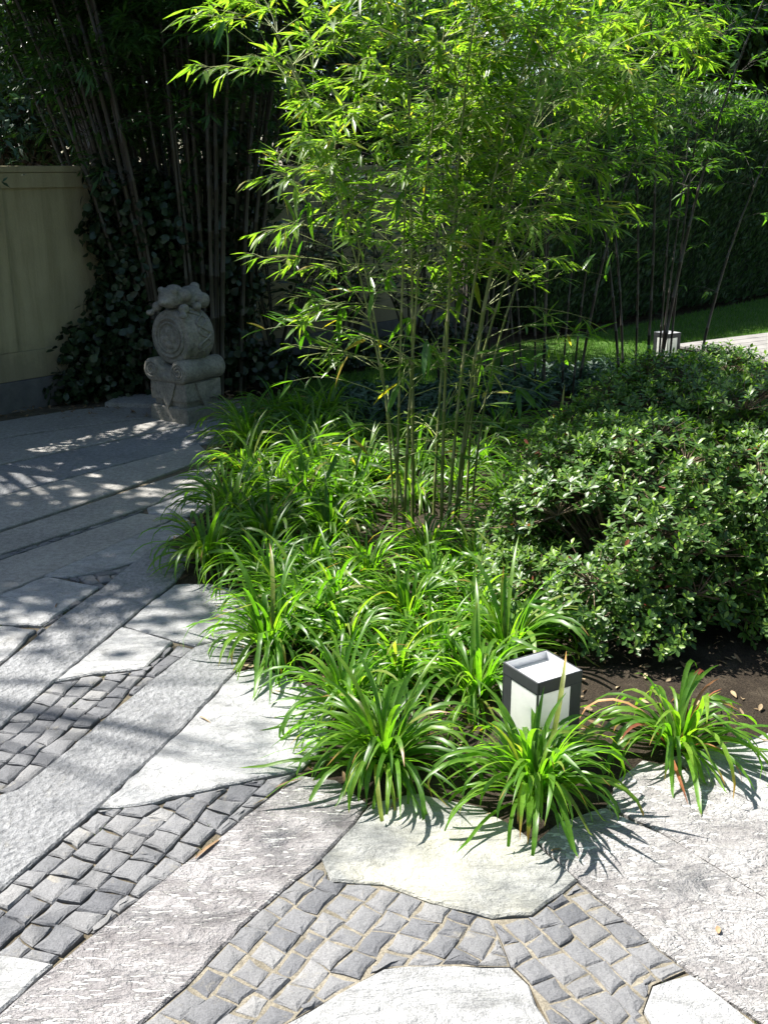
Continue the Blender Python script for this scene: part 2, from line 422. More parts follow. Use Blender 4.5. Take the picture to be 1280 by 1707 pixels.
def plain(name, col, rough=.6, metal=0.0, spec=.4, nscale=30, var=.15, bd=0.0):
    m, nt, b = new_mat(name)
    vec = texco(nt, kind='Object')
    n = noise_t(nt, vec, nscale, 5, .6)
    c = ramp(nt, [(.3, [x * (1 - var) for x in col]), (.7, [min(1, x * (1 + var)) for x in col])], n).outputs[0]
    nt.links.new(c, b.inputs['Base Color'])
    b.inputs['Roughness'].default_value = rough; b.inputs['Metallic'].default_value = metal
    b.inputs['Specular IOR Level'].default_value = spec
    if bd: bump(nt, b, n, bd, 1.0)
    return m
M['plinth'] = plain('grey_plinth', (.10, .10, .10), .9, nscale=12, var=.2, bd=.004)
M['metal'] = plain('dark_grey_metal', (.045, .047, .052), .42, .3, .5, 60, .12)
M['tray'] = plain('pale_metal', (.62, .63, .65), .38, .35, .5, 60, .05)
M['white'] = plain('white_enamel', (.80, .80, .80), .5, 0, .4, 60, .03)
M['glass'] = plain('opal_glass', (.74, .74, .70), .35, 0, .5, 8, .03)
M['wood'] = plain('weathered_decking', (.20, .19, .178), .8, nscale=9, var=.25, bd=.003)
M['wood_dark'] = plain('deck_fascia', (.10, .07, .05), .8, nscale=9, var=.25, bd=.003)
M['bark'] = plain('tree_bark', (.10, .08, .06), .9, nscale=14, var=.4, bd=.02)
M['twig'] = plain('woody_twig', (.14, .10, .065), .8, nscale=30, var=.3)
M['bamboo_twig'] = plain('bamboo_twig', (.22, .25, .09), .55, nscale=30, var=.3)
M['dark_twig'] = plain('dark_twig', (.045, .04, .03), .7, nscale=30, var=.3)
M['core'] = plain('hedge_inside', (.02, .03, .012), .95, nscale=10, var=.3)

def culm_mat(name, c0, c1, node, rough=.38):
    m, nt, b = new_mat(name)
    a = N(nt, 'ShaderNodeAttribute', attribute_name='tint')
    n = noise_t(nt, texco(nt, kind='World', vscale=(30, 30, 2.0)), 1.0, 4, .6)
    col = ramp(nt, [(.3, c0), (.7, c1)], n).outputs[0]
    col = mixc(nt, col, node, a.outputs['Fac'])
    nt.links.new(col, b.inputs['Base Color']); b.inputs['Roughness'].default_value = rough
    return m
M['culm_green'] = culm_mat('green_culm', (.08, .12, .02), (.17, .20, .045), (.26, .24, .12))
M['culm_old'] = culm_mat('old_culm', (.022, .020, .013), (.045, .036, .021), (.05, .042, .028), .5)
M['culm_black'] = culm_mat('black_culm', (.012, .010, .010), (.022, .017, .014), (.07, .06, .05), .35)

M['leaf_bamboo'] = leaf_mat('bamboo_leaf', [(0, (.07, .14, .022)), (.5, (.135, .22, .038)), (.95, (.20, .28, .055)), (.98, (.30, .28, .07)), (1, (.36, .27, .08))], .58, (2.0, 2.3, .6), .36)
M['leaf_big'] = leaf_mat('large_bamboo_leaf', [(0, (.04, .11, .014)), (.6, (.08, .17, .02)), (.92, (.11, .21, .03)), (.94, (.38, .27, .05)), (1, (.40, .30, .06))], .50, (1.9, 2.3, .5), .30, source='object')
M['leaf_black'] = leaf_mat('black_bamboo_leaf', [(0, (.04, .10, .014)), (.5, (.07, .155, .02)), (1, (.12, .21, .035))], .56, (2.0, 2.4, .55), .4)
M['leaf_grove'] = leaf_mat('grove_leaf', [(0, (.025, .07, .014)), (1, (.06, .13, .025))], .35, (1.5, 1.9, .6), .45)
M['blade'] = leaf_mat('grass_blade', [(0, (.065, .16, .018)), (.55, (.108, .228, .024)), (.93, (.17, .285, .036)), (.99, (.22, .26, .06)), (1, (.26, .27, .08))], .54, (1.85, 2.2, .5), .38, source='object', tip=True)
M['blade_mass'] = leaf_mat('grass_mass', [(0, (.055, .14, .018)), (.6, (.10, .20, .026)), (.95, (.16, .25, .038)), (1, (.32, .24, .10))], .54, (1.85, 2.2, .5), .38)
M['leaf_red'] = leaf_mat('withered_blade', [(0, (.22, .05, .03)), (.5, (.30, .11, .05)), (1, (.40, .22, .09))], .3, (1.3, 1.0, .7), .5, source='object')
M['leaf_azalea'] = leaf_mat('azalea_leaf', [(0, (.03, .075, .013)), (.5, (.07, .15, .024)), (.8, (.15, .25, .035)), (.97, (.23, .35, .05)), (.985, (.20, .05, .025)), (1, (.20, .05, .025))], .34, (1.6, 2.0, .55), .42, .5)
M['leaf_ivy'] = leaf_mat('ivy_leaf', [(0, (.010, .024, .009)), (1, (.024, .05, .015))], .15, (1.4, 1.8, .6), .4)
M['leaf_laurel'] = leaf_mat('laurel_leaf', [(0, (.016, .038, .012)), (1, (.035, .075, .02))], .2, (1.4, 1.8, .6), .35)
M['leaf_tree'] = leaf_mat('tree_leaf', [(0, (.03, .07, .016)), (1, (.07, .14, .03))], .35, (1.5, 1.9, .6), .5)
M['leaf_hedge'] = leaf_mat('hedge_spray', [(0, (.02, .05, .016)), (1, (.05, .10, .026))], .2, (1.4, 1.8, .6), .6)
M['leaf_conifer'] = leaf_mat('blue_green_spray', [(0, (.03, .07, .045)), (1, (.055, .11, .06))], .2, (1.2, 1.5, .8), .6)
M['grass'] = leaf_mat('lawn_grass', [(0, (.05, .12, .016)), (.7, (.08, .18, .024)), (1, (.13, .22, .04))], .4, (1.5, 1.8, .6), .5)
M['leaf_dry'] = leaf_mat('dry_leaf', [(0, (.16, .09, .04)), (.5, (.28, .19, .10)), (1, (.42, .33, .20))], .15, (1.1, 1.0, .8), .8)
M['leaf_dry_obj'] = leaf_mat('fallen_dry_leaf', [(0, (.20, .12, .06)), (1, (.42, .30, .17))], .15, (1.1, 1.0, .8), .8, source='object')
M['moss'] = leaf_mat('joint_moss', [(0, (.05, .08, .015)), (1, (.12, .16, .03))], .3, (1.3, 1.5, .6), .7)

def wall_mat():
    m, nt, b = new_mat('cream_wall_render')
    vec = texco(nt, kind='World')
    col = ramp(nt, [(.3, (.29, .26, .155)), (.7, (.36, .325, .20))], noise_t(nt, vec, 2.2, 6, .65)).outputs[0]
    streak = noise_t(nt, texco(nt, kind='World', vscale=(9, 9, .7)), 1.0, 5, .7, .3)
    col = mixc(nt, col, ramp(nt, [(.36, (.62, .62, .56)), (.55, g3(1.0))], streak).outputs[0], .55, 'MULTIPLY')
    g = N(nt, 'ShaderNodeNewGeometry'); s = N(nt, 'ShaderNodeSeparateXYZ'); nt.links.new(g.outputs['Position'], s.inputs[0])
    spl = math_n(nt, 'ADD', s.outputs['Z'], math_n(nt, 'MULTIPLY', noise_t(nt, vec, 9, 5, .7), -.55))
    col = mixc(nt, (.16, .14, .10), col, ramp(nt, [(.02, g3(.45)), (.22, g3(1))], spl).outputs[0])
    nt.links.new(col, b.inputs['Base Color']); b.inputs['Roughness'].default_value = .92; b.inputs['Specular IOR Level'].default_value = .2
    bump(nt, b, noise_t(nt, vec, 60, 5, .7), .004, 1.0)
    return m
M['render'] = wall_mat()
def statue_mat():
    m, nt, b = new_mat('weathered_carved_stone')
    vec = texco(nt, kind='World')
    col = ramp(nt, [(.3, (.15, .145, .125)), (.55, (.26, .245, .21)), (.75, (.33, .31, .265))], noise_t(nt, vec, 7, 7, .72, .5)).outputs[0]
    col = mixc(nt, col, ramp(nt, [(.35, g3(.6)), (.6, g3(1.1))], noise_t(nt, vec, 60, 4, .7)).outputs[0], .7, 'MULTIPLY')
    col = mixc(nt, col, (.09, .10, .055), math_n(nt, 'MULTIPLY', ramp(nt, [(.56, g3(0)), (.70, g3(1))], noise_t(nt, vec, 5, 6, .75, 1.0)).outputs[0], .6))
    nt.links.new(col, b.inputs['Base Color']); b.inputs['Roughness'].default_value = .9; b.inputs['Specular IOR Level'].default_value = .2
    bump(nt, b, math_n(nt, 'ADD', noise_t(nt, vec, 45, 6, .7), math_n(nt, 'MULTIPLY', noise_t(nt, vec, 14, 4), 1.5)), .010, 1.0)
    return m
M['statue'] = statue_mat()
def opal(name, col, tr):
    m, nt, b = new_mat(name)
    n = noise_t(nt, texco(nt, kind='World'), 40, 5, .7)
    c = ramp(nt, [(.35, [x * .93 for x in col]), (.6, col)], n).outputs[0]
    nt.links.new(c, b.inputs['Base Color']); b.inputs['Roughness'].default_value = .35
    t = N(nt, 'ShaderNodeBsdfTranslucent'); nt.links.new(c, t.inputs[0])
    mx = N(nt, 'ShaderNodeMixShader'); mx.inputs[0].default_value = tr
    nt.links.new(b.outputs[0], mx.inputs[1]); nt.links.new(t.outputs[0], mx.inputs[2]); nt.links.new(mx.outputs[0], nt.nodes['Material Output'].inputs[0])
    return m
M['glass'] = opal('opal_panel', (.84, .84, .80), .5)
M['white'] = opal('opal_top', (.86, .86, .85), .45)

rng = random.Random(7)
nrg = np.random.default_rng(7)
def rv(a, b): return rng.uniform(a, b)

def in_poly(x, y, poly):
    c = False; j = len(poly) - 1
    for i in range(len(poly)):
        xi, yi = poly[i]; xj, yj = poly[j]
        if (yi > y) != (yj > y) and x < (xj - xi) * (y - yi) / (yj - yi) + xi: c = not c
        j = i
    return c

def area(p): return .5 * sum(p[i][0] * p[(i + 1) % len(p)][1] - p[(i + 1) % len(p)][0] * p[i][1] for i in range(len(p)))

def inset(p, d):
    """move every corner of a counter-clockwise outline inwards by about d"""
    out = []
    for i in range(len(p)):
        a, b, c = Vector(p[i - 1]), Vector(p[i]), Vector(p[(i + 1) % len(p)])
        e1 = (b - a); e2 = (c - b)
        if e1.length < 1e-6 or e2.length < 1e-6: out.append(tuple(b)); continue
        e1.normalize(); e2.normalize()
        n = Vector((-e1.y - e2.y, e1.x + e2.x))
        if n.length < 1e-6: n = Vector((-e1.y, e1.x))
        n.normalize()
        k = max(.45, n.dot(Vector((-e1.y, e1.x))))
        out.append(tuple(b + n * d / k))
    return out

def clip(subject, clipper):
    out = subject
    for i in range(len(clipper)):
        a, b = clipper[i], clipper[(i + 1) % len(clipper)]
        f = lambda p: (b[0] - a[0]) * (p[1] - a[1]) - (b[1] - a[1]) * (p[0] - a[0])
        src, out = out, []
        for k in range(len(src)):
            p, q = src[k - 1], src[k]; fp, fq = f(p), f(q)
            if (fp >= 0) != (fq >= 0):
                t = fp / (fp - fq); out.append((p[0] + (q[0] - p[0]) * t, p[1] + (q[1] - p[1]) * t))
            if fq >= 0: out.append(q)
        if len(out) < 3: return []
    return out

# ================================================================== the setting
ground = mesh_obj('ground', [(-80, -60, -.06), (80, -60, -.06), (80, 120, -.06), (-80, 120, -.06)], [(0, 1, 2, 3)], M['soil'])
tag(ground, kind='structure')

M['joint'] = ground_mat('dark_joint_earth', (.07, .06, .04), (.12, .10, .07), (.20, .175, .12), 14, .008)
pavement = mesh_obj('pavement', [(-9, -3, -.013), (5, -3, -.013), (5, 3.4, -.013), (.9, 3.4, -.013), (-.6, 8.0, -.013), (-2.2, 8.0, -.013), (-9, .2, -.013)], [(0, 1, 2, 3, 4, 5, 6)], M['joint'])
tag(pavement, kind='structure')

def slab_mesh(outline, z, wob, gap=.0):
    p = outline if area(outline) > 0 else outline[::-1]
    pts = []
    for i in range(len(p)):
        a, b = Vector(p[i]), Vector(p[(i + 1) % len(p)])
        n = max(1, int((b - a).length / .045))
        d = (b - a); nn = Vector((-d.y, d.x)).normalized() if d.length > 0 else Vector((0, 0))
        for k in range(n):
            q = a + d * (k / n)
            j = 0 if k == 0 else (noise.noise(Vector((q.x * 13, q.y * 13, 3.1))) * wob * 1.6 + rv(-wob, wob) * .5)
            pts.append(tuple(q + nn * j))
    if gap: pts = inset(pts, gap)   # negative: closes the joint
    top = inset(pts, .005)
    n = len(pts)
    V = [(x, y, -.05) for x, y in pts] + [(x, y, z - .005 + rv(-.001, .001)) for x, y in pts] + [(x, y, z) for x, y in top]
    F = []
    for i in range(n):
        j = (i + 1) % n
        F.append((i, j, n + j, n + i)); F.append((n + i, n + j, 2 * n + j, 2 * n + i))
    F.append(tuple(2 * n + i for i in range(n)))
    return V, F

for k, (mt, outl) in enumerate(SLABS):
    far = sum(y for x, y in outl) / len(outl) > 4.3
    V, F = slab_mesh(outl, rv(-.002, .003), .0065 if mt.startswith('smooth') else .0035, -.013 if far else -.002)
    o = mesh_obj('paving_slab', V, F, M[mt], pavement)
# paving that goes on beside and behind the camera
for (x0, y0, x1, y1, mt) in [(-1.9, .2, -1.3, 1.35, 'rough'), (-1.28, .2, -.62, 1.42, 'smooth'), (-.6, .2, .2, 1.46, 'chisel'), (.22, .2, 1.0, 1.44, 'smooth'), (1.02, .2, 1.8, 1.5, 'chisel_b'),
                             (-2.9, 2.2, -2.3, 3.9, 'granite'), (-2.9, .3, -1.95, 2.15, 'rough'), (1.85, .2, 2.8, 2.9, 'rough'), (-3.6, 4.0, -2.75, 5.2, 'granite'), (-2.25, 2.2, -1.75, 3.4, 'smooth')]:
    V, F = slab_mesh([(x0, y0), (x1, y0), (x1, y1), (x0, y1)], rv(-.002, .003), .003)
    mesh_obj('paving_slab', V, F, M[mt], pavement)

def cobble_mesh(p, z):
    if area(p) < 0: p = p[::-1]
    # drop corners that nearly coincide
    q = []
    for c in p:
        if not q or (Vector(c) - Vector(q[-1])).length > .006: q.append(c)
    if len(q) > 2 and (Vector(q[0]) - Vector(q[-1])).length < .006: q.pop()
    if len(q) < 3: return None
    p = inset(q, .0022)
    if area(p) < .0009: return None
    # broken edges: an extra, jittered point on every side
    pts = []
    for i in range(len(p)):
        a, b = Vector(p[i]), Vector(p[(i + 1) % len(p)])
        d = b - a
        nn = Vector((-d.y, d.x))
        pts.append(tuple(a + Vector((rv(-.003, .003), rv(-.003, .003)))))
        if d.length > .03: pts.append(tuple(a + d * rv(.35, .65) + nn * rv(-.05, .07)))
    n = len(pts)
    mid = inset(pts, .004); top = inset(pts, .013)
    cx = sum(x for x, y in pts) / n; cy = sum(y for x, y in pts) / n
    tx, ty = rv(-.028, .028), rv(-.028, .028)
    hz = lambda x, y: z + (x - cx) * tx + (y - cy) * ty
    V = [(x, y, -.05) for x, y in pts] + [(x, y, hz(x, y) - .006 + rv(-.002, .002)) for x, y in pts]
    V += [(x, y, hz(x, y) - .002 + rv(-.0015, .001)) for x, y in mid] + [(x, y, hz(x, y) + rv(-.001, .0015)) for x, y in top]
    V.append((cx + rv(-.008, .008), cy + rv(-.008, .008), z + rv(.0005, .003)))
    F = []
    for i in range(n):
        j = (i + 1) % n
        for r in range(3): F.append((r * n + i, r * n + j, (r + 1) * n + j, (r + 1) * n + i))
        F.append((3 * n + i, 3 * n + j, 4 * n))
    return V, F

n_cob = 0
for zone, ang, deep in COBBLE_ZONES:
    if not deep:
        zz = zone if area(zone) > 0 else zone[::-1]
        o = mesh_obj('joint_sand', [(x, y, -.007) for x, y in zz], [tuple(range(len(zz)))], M['sand'], pavement)
    ca, sa = math.cos(R(ang)), math.sin(R(ang))
    loc = [(x * ca + y * sa, -x * sa + y * ca) for x, y in zone]
    if area(loc) < 0: loc = loc[::-1]
    u0, u1 = min(p[0] for p in loc), max(p[0] for p in loc)
    v0, v1 = min(p[1] for p in loc), max(p[1] for p in loc)
    small = (v1 - v0) < .16
    step = .045 if small else .067
    rows = max(1, round((v1 - v0) / step)); hgt = (v1 - v0) / rows
    # row borders waver; the stones of neighbouring rows share them
    wav = lambda r, u: 0 if r in (0, rows) else noise.noise(Vector((u * 6.0, r * 3.7, ang))) * .016 + noise.noise(Vector((u * 22, r * 9.1, 1 + ang))) * .008
    for r in range(rows):
        u = u0 - rv(0, .06)
        sk = rv(-.010, .010)
        while u < u1:
            w = rv(.055, .088) if not small else rv(.05, .085)
            k2 = rv(-.012, .012)
            cell = [(u + sk, v0 + r * hgt + wav(r, u)), (u + w + k2, v0 + r * hgt + wav(r, u + w)), (u + w + k2 * -.4, v0 + (r + 1) * hgt + wav(r + 1, u + w)), (u - sk * .4, v0 + (r + 1) * hgt + wav(r + 1, u))]
            sk = k2
            u += w
            pc = clip(loc, cell)
            if len(pc) < 3: continue
            wp = [(x * ca - y * sa, x * sa + y * ca) for x, y in pc]
            cm = cobble_mesh(wp, rv(-.004, .002))
            if cm is None: continue
            mesh_obj('cobble', cm[0], cm[1], M['cobble'], pavement)
            n_cob += 1
print('cobbles', n_cob)

# planting bed: loose dark soil, a little higher than the paving
bed_poly = BED_EDGE + [(4.0, 3.9), (6.5, 5.0), (6.5, 7.4), (2.6, 8.6), (.5, 8.3), (-.3, 7.8)]
def edge_near(x, y):
    best = (9, None)
    for i in range(len(bed_poly)):
        a, b = Vector(bed_poly[i]), Vector(bed_poly[(i + 1) % len(bed_poly)])
        d = b - a; t = max(0, min(1, (Vector((x, y)) - a).dot(d) / d.length_squared))
        q = a + d * t; l = (Vector((x, y)) - q).length
        if l < best[0]: best = (l, q)
    return best
gx = np.arange(-1.15, 6.6, .06); gy = np.arange(2.3, 8.7, .06)
keep = {}; V = []; F = []; ins = {}
for i, x in enumerate(gx):
    for j, y in enumerate(gy): ins[i, j] = in_poly(x, y, bed_poly)
def bed_h(x, y, d): return -.012 + min(1, d / .12) * (.024 + .02 * noise.noise(Vector((x * 3, y * 3, 0))) + .012 * noise.noise(Vector((x * 14, y * 14, 2))))
def bv(i, j):
    if (i, j) not in keep:
        x, y = gx[i], gy[j]; d, q = edge_near(x, y)
        if not ins[i, j]: x, y, d = q.x, q.y, 0
        keep[i, j] = len(V); V.append((x, y, bed_h(x, y, d)))
    return keep[i, j]
for i in range(len(gx) - 1):
    for j in range(len(gy) - 1):
        cs = [(i, j), (i + 1, j), (i + 1, j + 1), (i, j + 1)]
        if any(ins[c] for c in cs): F.append(tuple(bv(*c) for c in cs))
bed = tag(mesh_obj('planting_bed', V, F, M['soil'], smooth=True), kind='structure')
def soil_z(x, y):
    if not in_poly(x, y, bed_poly): return 0.0
    return bed_h(x, y, edge_near(x, y)[0])

LAWN = [(-1.0, 7.5), (-.3, 7.82), (.5, 8.32), (2.6, 8.62), (6.5, 7.42), (16, 7.4), (16, 24), (14, 24), (1.9, 10.9), (.9, 10.2), (-.55, 8.6)]
lawn = tag(mesh_obj('lawn', [(x, y, 0.0) for x, y in LAWN], [tuple(range(len(LAWN)))], M['lawn']), kind='structure')
gl = Leaves('blade', .1)
cnt = 0
while cnt < 42000:
    y = 7.4 + 9.0 * nrg.random() ** 1.3; x = nrg.uniform(-1.1, min(8, .5 * y))
    if not in_poly(x, y, LAWN): continue
    a = nrg.uniform(0, 6.28); e = nrg.uniform(.15, .6)
    h = nrg.uniform(.03, .06)
    gl.add((x, y, -.002), (math.cos(a) * e, math.sin(a) * e, 1), (math.cos(a + 1), math.sin(a + 1), .3), h, .006, .2, nrg.random()); cnt += 1
tag(gl.build('grass', M['grass']), 'short mown green grass of the lawn', 'grass', kind='stuff')

# ================================================================== garden wall
WD = Vector((.646, .763, 0)); WN = Vector((.763, -.646, 0)); W0 = Vector((-2.67, 7.43, 0))
wall_root = empty('garden_wall', W0)
tag(wall_root, 'cream rendered garden wall with sunken panels and a grey plinth behind the bamboo grove', 'wall')
wm = Matrix(((WD.x, -WN.x, 0, 0), (WD.y, -WN.y, 0, 0), (0, 0, 1, 0), (0, 0, 0, 1)))   # local x along the wall, y away from the garden
def wbox(name, lo, hi, mat, bevel=.004):
    bm = bmesh.new(); add_box(bm, lo, hi, bevel, 1, wm); return bm_obj(name, bm, mat, wall_root)
S0, S1 = -7.0, 5.4
wbox('wall_body', (S0, .02, -.05), (S1, .28, 1.60), M['render'], .003)
wbox('plinth', (S0, -.025, -.05), (S1, .018, .20), M['plinth'])
wbox('coping', (S0, -.012, 1.602), (S1, .31, 1.645), M['render'])
wbox('top_rail', (S0, -.004, 1.50), (S1, .019, 1.600), M['render'], .003)
wbox('bottom_rail', (S0, -.004, .202), (S1, .019, .40), M['render'], .003)
for s in (-6.2, -4.2, -2.2, -.25, 1.75, 3.75):
    wbox('pilaster', (s, -.004, .402), (s + .42, .019, 1.498), M['render'], .003)

# ================================================================== hedge
H0 = Vector((1.55, 10.95, 0)); HD = Vector((.707, .707, 0)); HN = Vector((.707, -.707, 0)); HL, HH, HT = 10.5, 2.35, 1.1
hedge = empty('clipped_hedge', H0)
tag(hedge, 'tall clipped dark green hedge along the far edge of the lawn', 'hedge')
hm = Matrix(((HD.x, -HN.x, 0, 0), (HD.y, -HN.y, 0, 0), (0, 0, 1, 0), (0, 0, 0, 1)))
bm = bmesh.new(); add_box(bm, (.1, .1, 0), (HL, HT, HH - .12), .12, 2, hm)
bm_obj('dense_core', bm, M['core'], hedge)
lv = Leaves('tiny', .1)
for k in range(30000):
    f = nrg.random()
    u = nrg.uniform(0, HL) * (.6 + .4 * nrg.random()); 
    if f < .78: p = Vector((u, nrg.normal(.05, .045), HH * nrg.random())); n = Vector((0, -1, .25))
    elif f < .95: p = Vector((u, nrg.uniform(0, HT), HH + nrg.normal(-.03, .05))); n = Vector((0, -.1, 1))
    else: p = Vector((nrg.normal(.04, .04), nrg.uniform(0, HT), HH * nrg.random())); n = Vector((-1, 0, .2))
    bulge = .07 * noise.noise(Vector((p.x * 1.3, p.z * 1.3, 5)))
    p += n.normalized() * bulge
    d = Vector((nrg.normal(0, .5), nrg.normal(0, .3) - .3, 1 + nrg.normal(0, .4))) + n * .5
    P = hm @ p; D = hm @ d; nn = hm @ (n + Vector((nrg.normal(0, .5), nrg.normal(0, .5), nrg.normal(0, .5))))
    lv.add(P, D, nn, nrg.uniform(.06, .12), nrg.uniform(.02, .035), .15, nrg.random())
tag(lv.build('foliage', M['leaf_hedge'], hedge), kind='stuff')

# ================================================================== timber deck
deck = empty('timber_deck', (2.70, 9.25, 0), 0)
tag(deck, 'low weathered timber deck at the edge of the lawn beyond the azaleas', 'deck')
DX = Vector((.835, .55, 0)); DY = Vector((-.55, .835, 0))
dm = Matrix(((DX.x, DY.x, 0, 0), (DX.y, DY.y, 0, 0), (0, 0, 1, 0), (0, 0, 0, 1)))
for k in range(12):
    bm = bmesh.new(); y0 = .28 - k * .145
    add_box(bm, (rv(-.004, .004) - .02, y0 - .14, .125), (4.6, y0, .152 + rv(-.001, .001)), .004, 1, dm)
    bm_obj('plank', bm, M['wood'], deck)
bm = bmesh.new(); add_box(bm, (.03, -1.42, -.02), (4.5, -1.38, .123), .003, 1, dm); bm_obj('fascia_board', bm, M['wood_dark'], deck)
bm = bmesh.new(); add_box(bm, (.0, -1.42, -.02), (.028, .25, .123), .003, 1, dm); bm_obj('fascia_board', bm, M['wood_dark'], deck)

# ================================================================== lanterns
def lantern(loc, rz, label):
    t = empty('garden_lantern', loc, rz)
    tag(t, label, 'lantern', 'square garden lanterns')
    h, H = .080, .285
    bm = bmesh.new(); add_box(bm, (-h - .004, -h - .004, -.03), (h + .004, h + .004, .055), .003); bm_obj('base', bm, M['metal'], t)
    # broad upright plates at two corners, thin ones at the other two, opal panels between them
    bw, tw, th = .040, .006, .005
    for sx in (-1, 1):
        for sy in (-1, 1):
            w = bw if sx != sy else tw
            bm = bmesh.new()
            a, b = sorted((sx * h, sx * (h - w))); c, d = sorted((sy * h, sy * (h - th)))
            add_box(bm, (a, c, .0555), (b, d, H - .0345), .001)
            a, b = sorted((sx * h, sx * (h - th))); c, d = sorted((sy * (h - th - .0003), sy * (h - w)))
            if w > th + .002: add_box(bm, (a, c, .0555), (b, d, H - .0345), .001)
            bm_obj('corner_post', bm, M['metal'], t)
    g = h - .0015
    for ax in (0, 1):
        for s in (-1, 1):
            lo, hi = [0, 0, .0605], [0, 0, H - .0395]
            lo[ax], hi[ax] = sorted((s * g, s * (g - .0015)))
            e0, e1 = (tw, bw) if s < 0 else (bw, tw)
            lo[1 - ax], hi[1 - ax] = -h + e0 + .0005, h - e1 - .0005
            f = lambda z, sd: None
            vs = [[0, 0, 0] for _ in range(4)]
            for i, (uu, zz) in enumerate(((lo[1 - ax], lo[2]), (hi[1 - ax], lo[2]), (hi[1 - ax], hi[2]), (lo[1 - ax], hi[2]))):
                vs[i][ax] = s * g; vs[i][1 - ax] = uu; vs[i][2] = zz
            po = mesh_obj('glass_panel', vs, [(0, 1, 2, 3)], M['glass'], t)
            for z0, z1 in ((.0555, .0602), (H - .0392, H - .0345)):
                l2, h2 = list(lo), list(hi); l2[2], h2[2] = z0, z1; l2[ax], h2[ax] = sorted((s * h, s * (h - th)))
                bm = bmesh.new(); add_box(bm, l2, h2, .0005); bm_obj('glazing_bar', bm, M['metal'], po)
    # top rim is a shallow tray
    for ax in (0, 1):
        for s in (-1, 1):
            lo, hi = [0, 0, H - .034], [0, 0, H]
            e = h if ax == 0 else h - .0042
            lo[ax], hi[ax] = sorted((s * (h + .001), s * (h - .004))); lo[1 - ax], hi[1 - ax] = -e, e
            bm = bmesh.new(); add_box(bm, lo, hi, .0008); o = bm_obj('rim', bm, M['metal'], t)
            lo2, hi2 = [0, 0, H - .0265], [0, 0, H - .001]
            e2 = h - .0048 if ax == 0 else h - .0062
            lo2[ax], hi2[ax] = sorted((s * (h - .0046), s * (h - .0058))); lo2[1 - ax], hi2[1 - ax] = -e2, e2
            bm = bmesh.new(); add_box(bm, lo2, hi2, 0); bm_obj('tray_lining', bm, M['tray'], o)
    bm = bmesh.new(); e = h - .0047; bm.free(); mesh_obj('tray_floor', [(-e, -e, H - .027), (e, -e, H - .027), (e, e, H - .027), (-e, e, H - .027)], [(0, 1, 2, 3)], M['white'], t)
    return t
lantern((.453, 2.81, .0), R(31), 'square dark metal lantern with opal panels and open tray top beside the azalea')
lantern((2.43, 9.30, .0), R(34), 'square dark metal lantern standing behind black bamboo canes by the timber deck')
# small weathered marker stone in the bed
bm = bmesh.new(); add_box(bm, (-.055, -.04, -.02), (.055, .05, .075), .012, 2)
for v in bm.verts: v.co += Vector((rv(-.004, .004), rv(-.004, .004), rv(-.006, .006)))
o = bm_obj('edging_stone', bm, M['smooth']); o.location = (-.44, 4.42, soil_z(-.44, 4.42)); o.rotation_euler = (.05, .03, .4)
tag(o, 'small pale stone block half hidden among the grass clumps before the bamboo', 'stone')

# ================================================================== carved drum stone
st = empty('drum_stone', (-1.348, 7.28, .0), R(-125))
tag(st, 'carved grey drum shaped gate stone with lion on a stepped plinth by the wall', 'statue')
def solid(name, fn, mat=M['statue'], smooth=False, remesh=None, parent=st):
    bm = bmesh.new(); fn(bm); o = bm_obj(name, bm, mat, parent, smooth)
    if remesh:
        md = o.modifiers.new('remesh', 'REMESH'); md.mode = 'VOXEL'; md.voxel_size = remesh; md.use_smooth_shade = True
        sm = o.modifiers.new('smooth', 'SMOOTH'); sm.factor = .5; sm.iterations = 2
    return o
def cyl(bm, c, r, x0, x1, seg=32, axis='X', r1=None, bev=0):
    b2 = bmesh.new(); bmesh.ops.create_cone(b2, cap_ends=True, segments=seg, radius1=r, radius2=r if r1 is None else r1, depth=x1 - x0)
    if bev:
        es = [e for e in b2.edges if abs(e.verts[0].co.z - e.verts[1].co.z) < 1e-5]
        bmesh.ops.bevel(b2, geom=es, offset=bev, segments=3, affect='EDGES', profile=.5)
    for v in b2.verts:
        x, y, z = v.co
        v.co = Vector((z + (x0 + x1) / 2, y + c[0], -x + c[1])) if axis == 'X' else Vector((x + c[0], y + c[1], z + (x0 + x1) / 2))
    me = bpy.data.meshes.new('t'); b2.to_mesh(me); b2.free(); bm.from_mesh(me); bpy.data.meshes.remove(me)
def ball(bm, c, r, s=(1, 1, 1), sub=2):
    b2 = bmesh.new(); bmesh.ops.create_icosphere(b2, subdivisions=sub, radius=r)
    for v in b2.verts: v.co = Vector((v.co.x * s[0] + c[0], v.co.y * s[1] + c[1], v.co.z * s[2] + c[2]))
    me = bpy.data.meshes.new('t'); b2.to_mesh(me); b2.free(); bm.from_mesh(me); bpy.data.meshes.remove(me)
def torus(bm, c, R0, r0, x, seg=36, a0=0, a1=2 * math.pi, turns=None):
    t = Tubes(); n = seg
    pts = []
    for k in range(n + 1):
        a = a0 + (a1 - a0) * k / n
        rr = R0 if turns is None else R0 * (1 - .8 * k / n)
        pts.append((x, c[0] + rr * math.cos(a), c[1] + rr * math.sin(a)))
    t.add(pts, [r0] * len(pts), 6)
    vs = [bm.verts.new(v) for v in t.V]
    for f in t.F: bm.faces.new([vs[i] for i in f])
solid('plinth_block', lambda b: add_box(b, (-.175, -.175, -.03), (.175, .175, .105), .012, 2))
solid('plinth_waist', lambda b: add_box(b, (-.150, -.150, .10), (.150, .150, .145), .006, 1))
solid('plinth_block', lambda b: add_box(b, (-.168, -.168, .14), (.168, .168, .270), .010, 2))
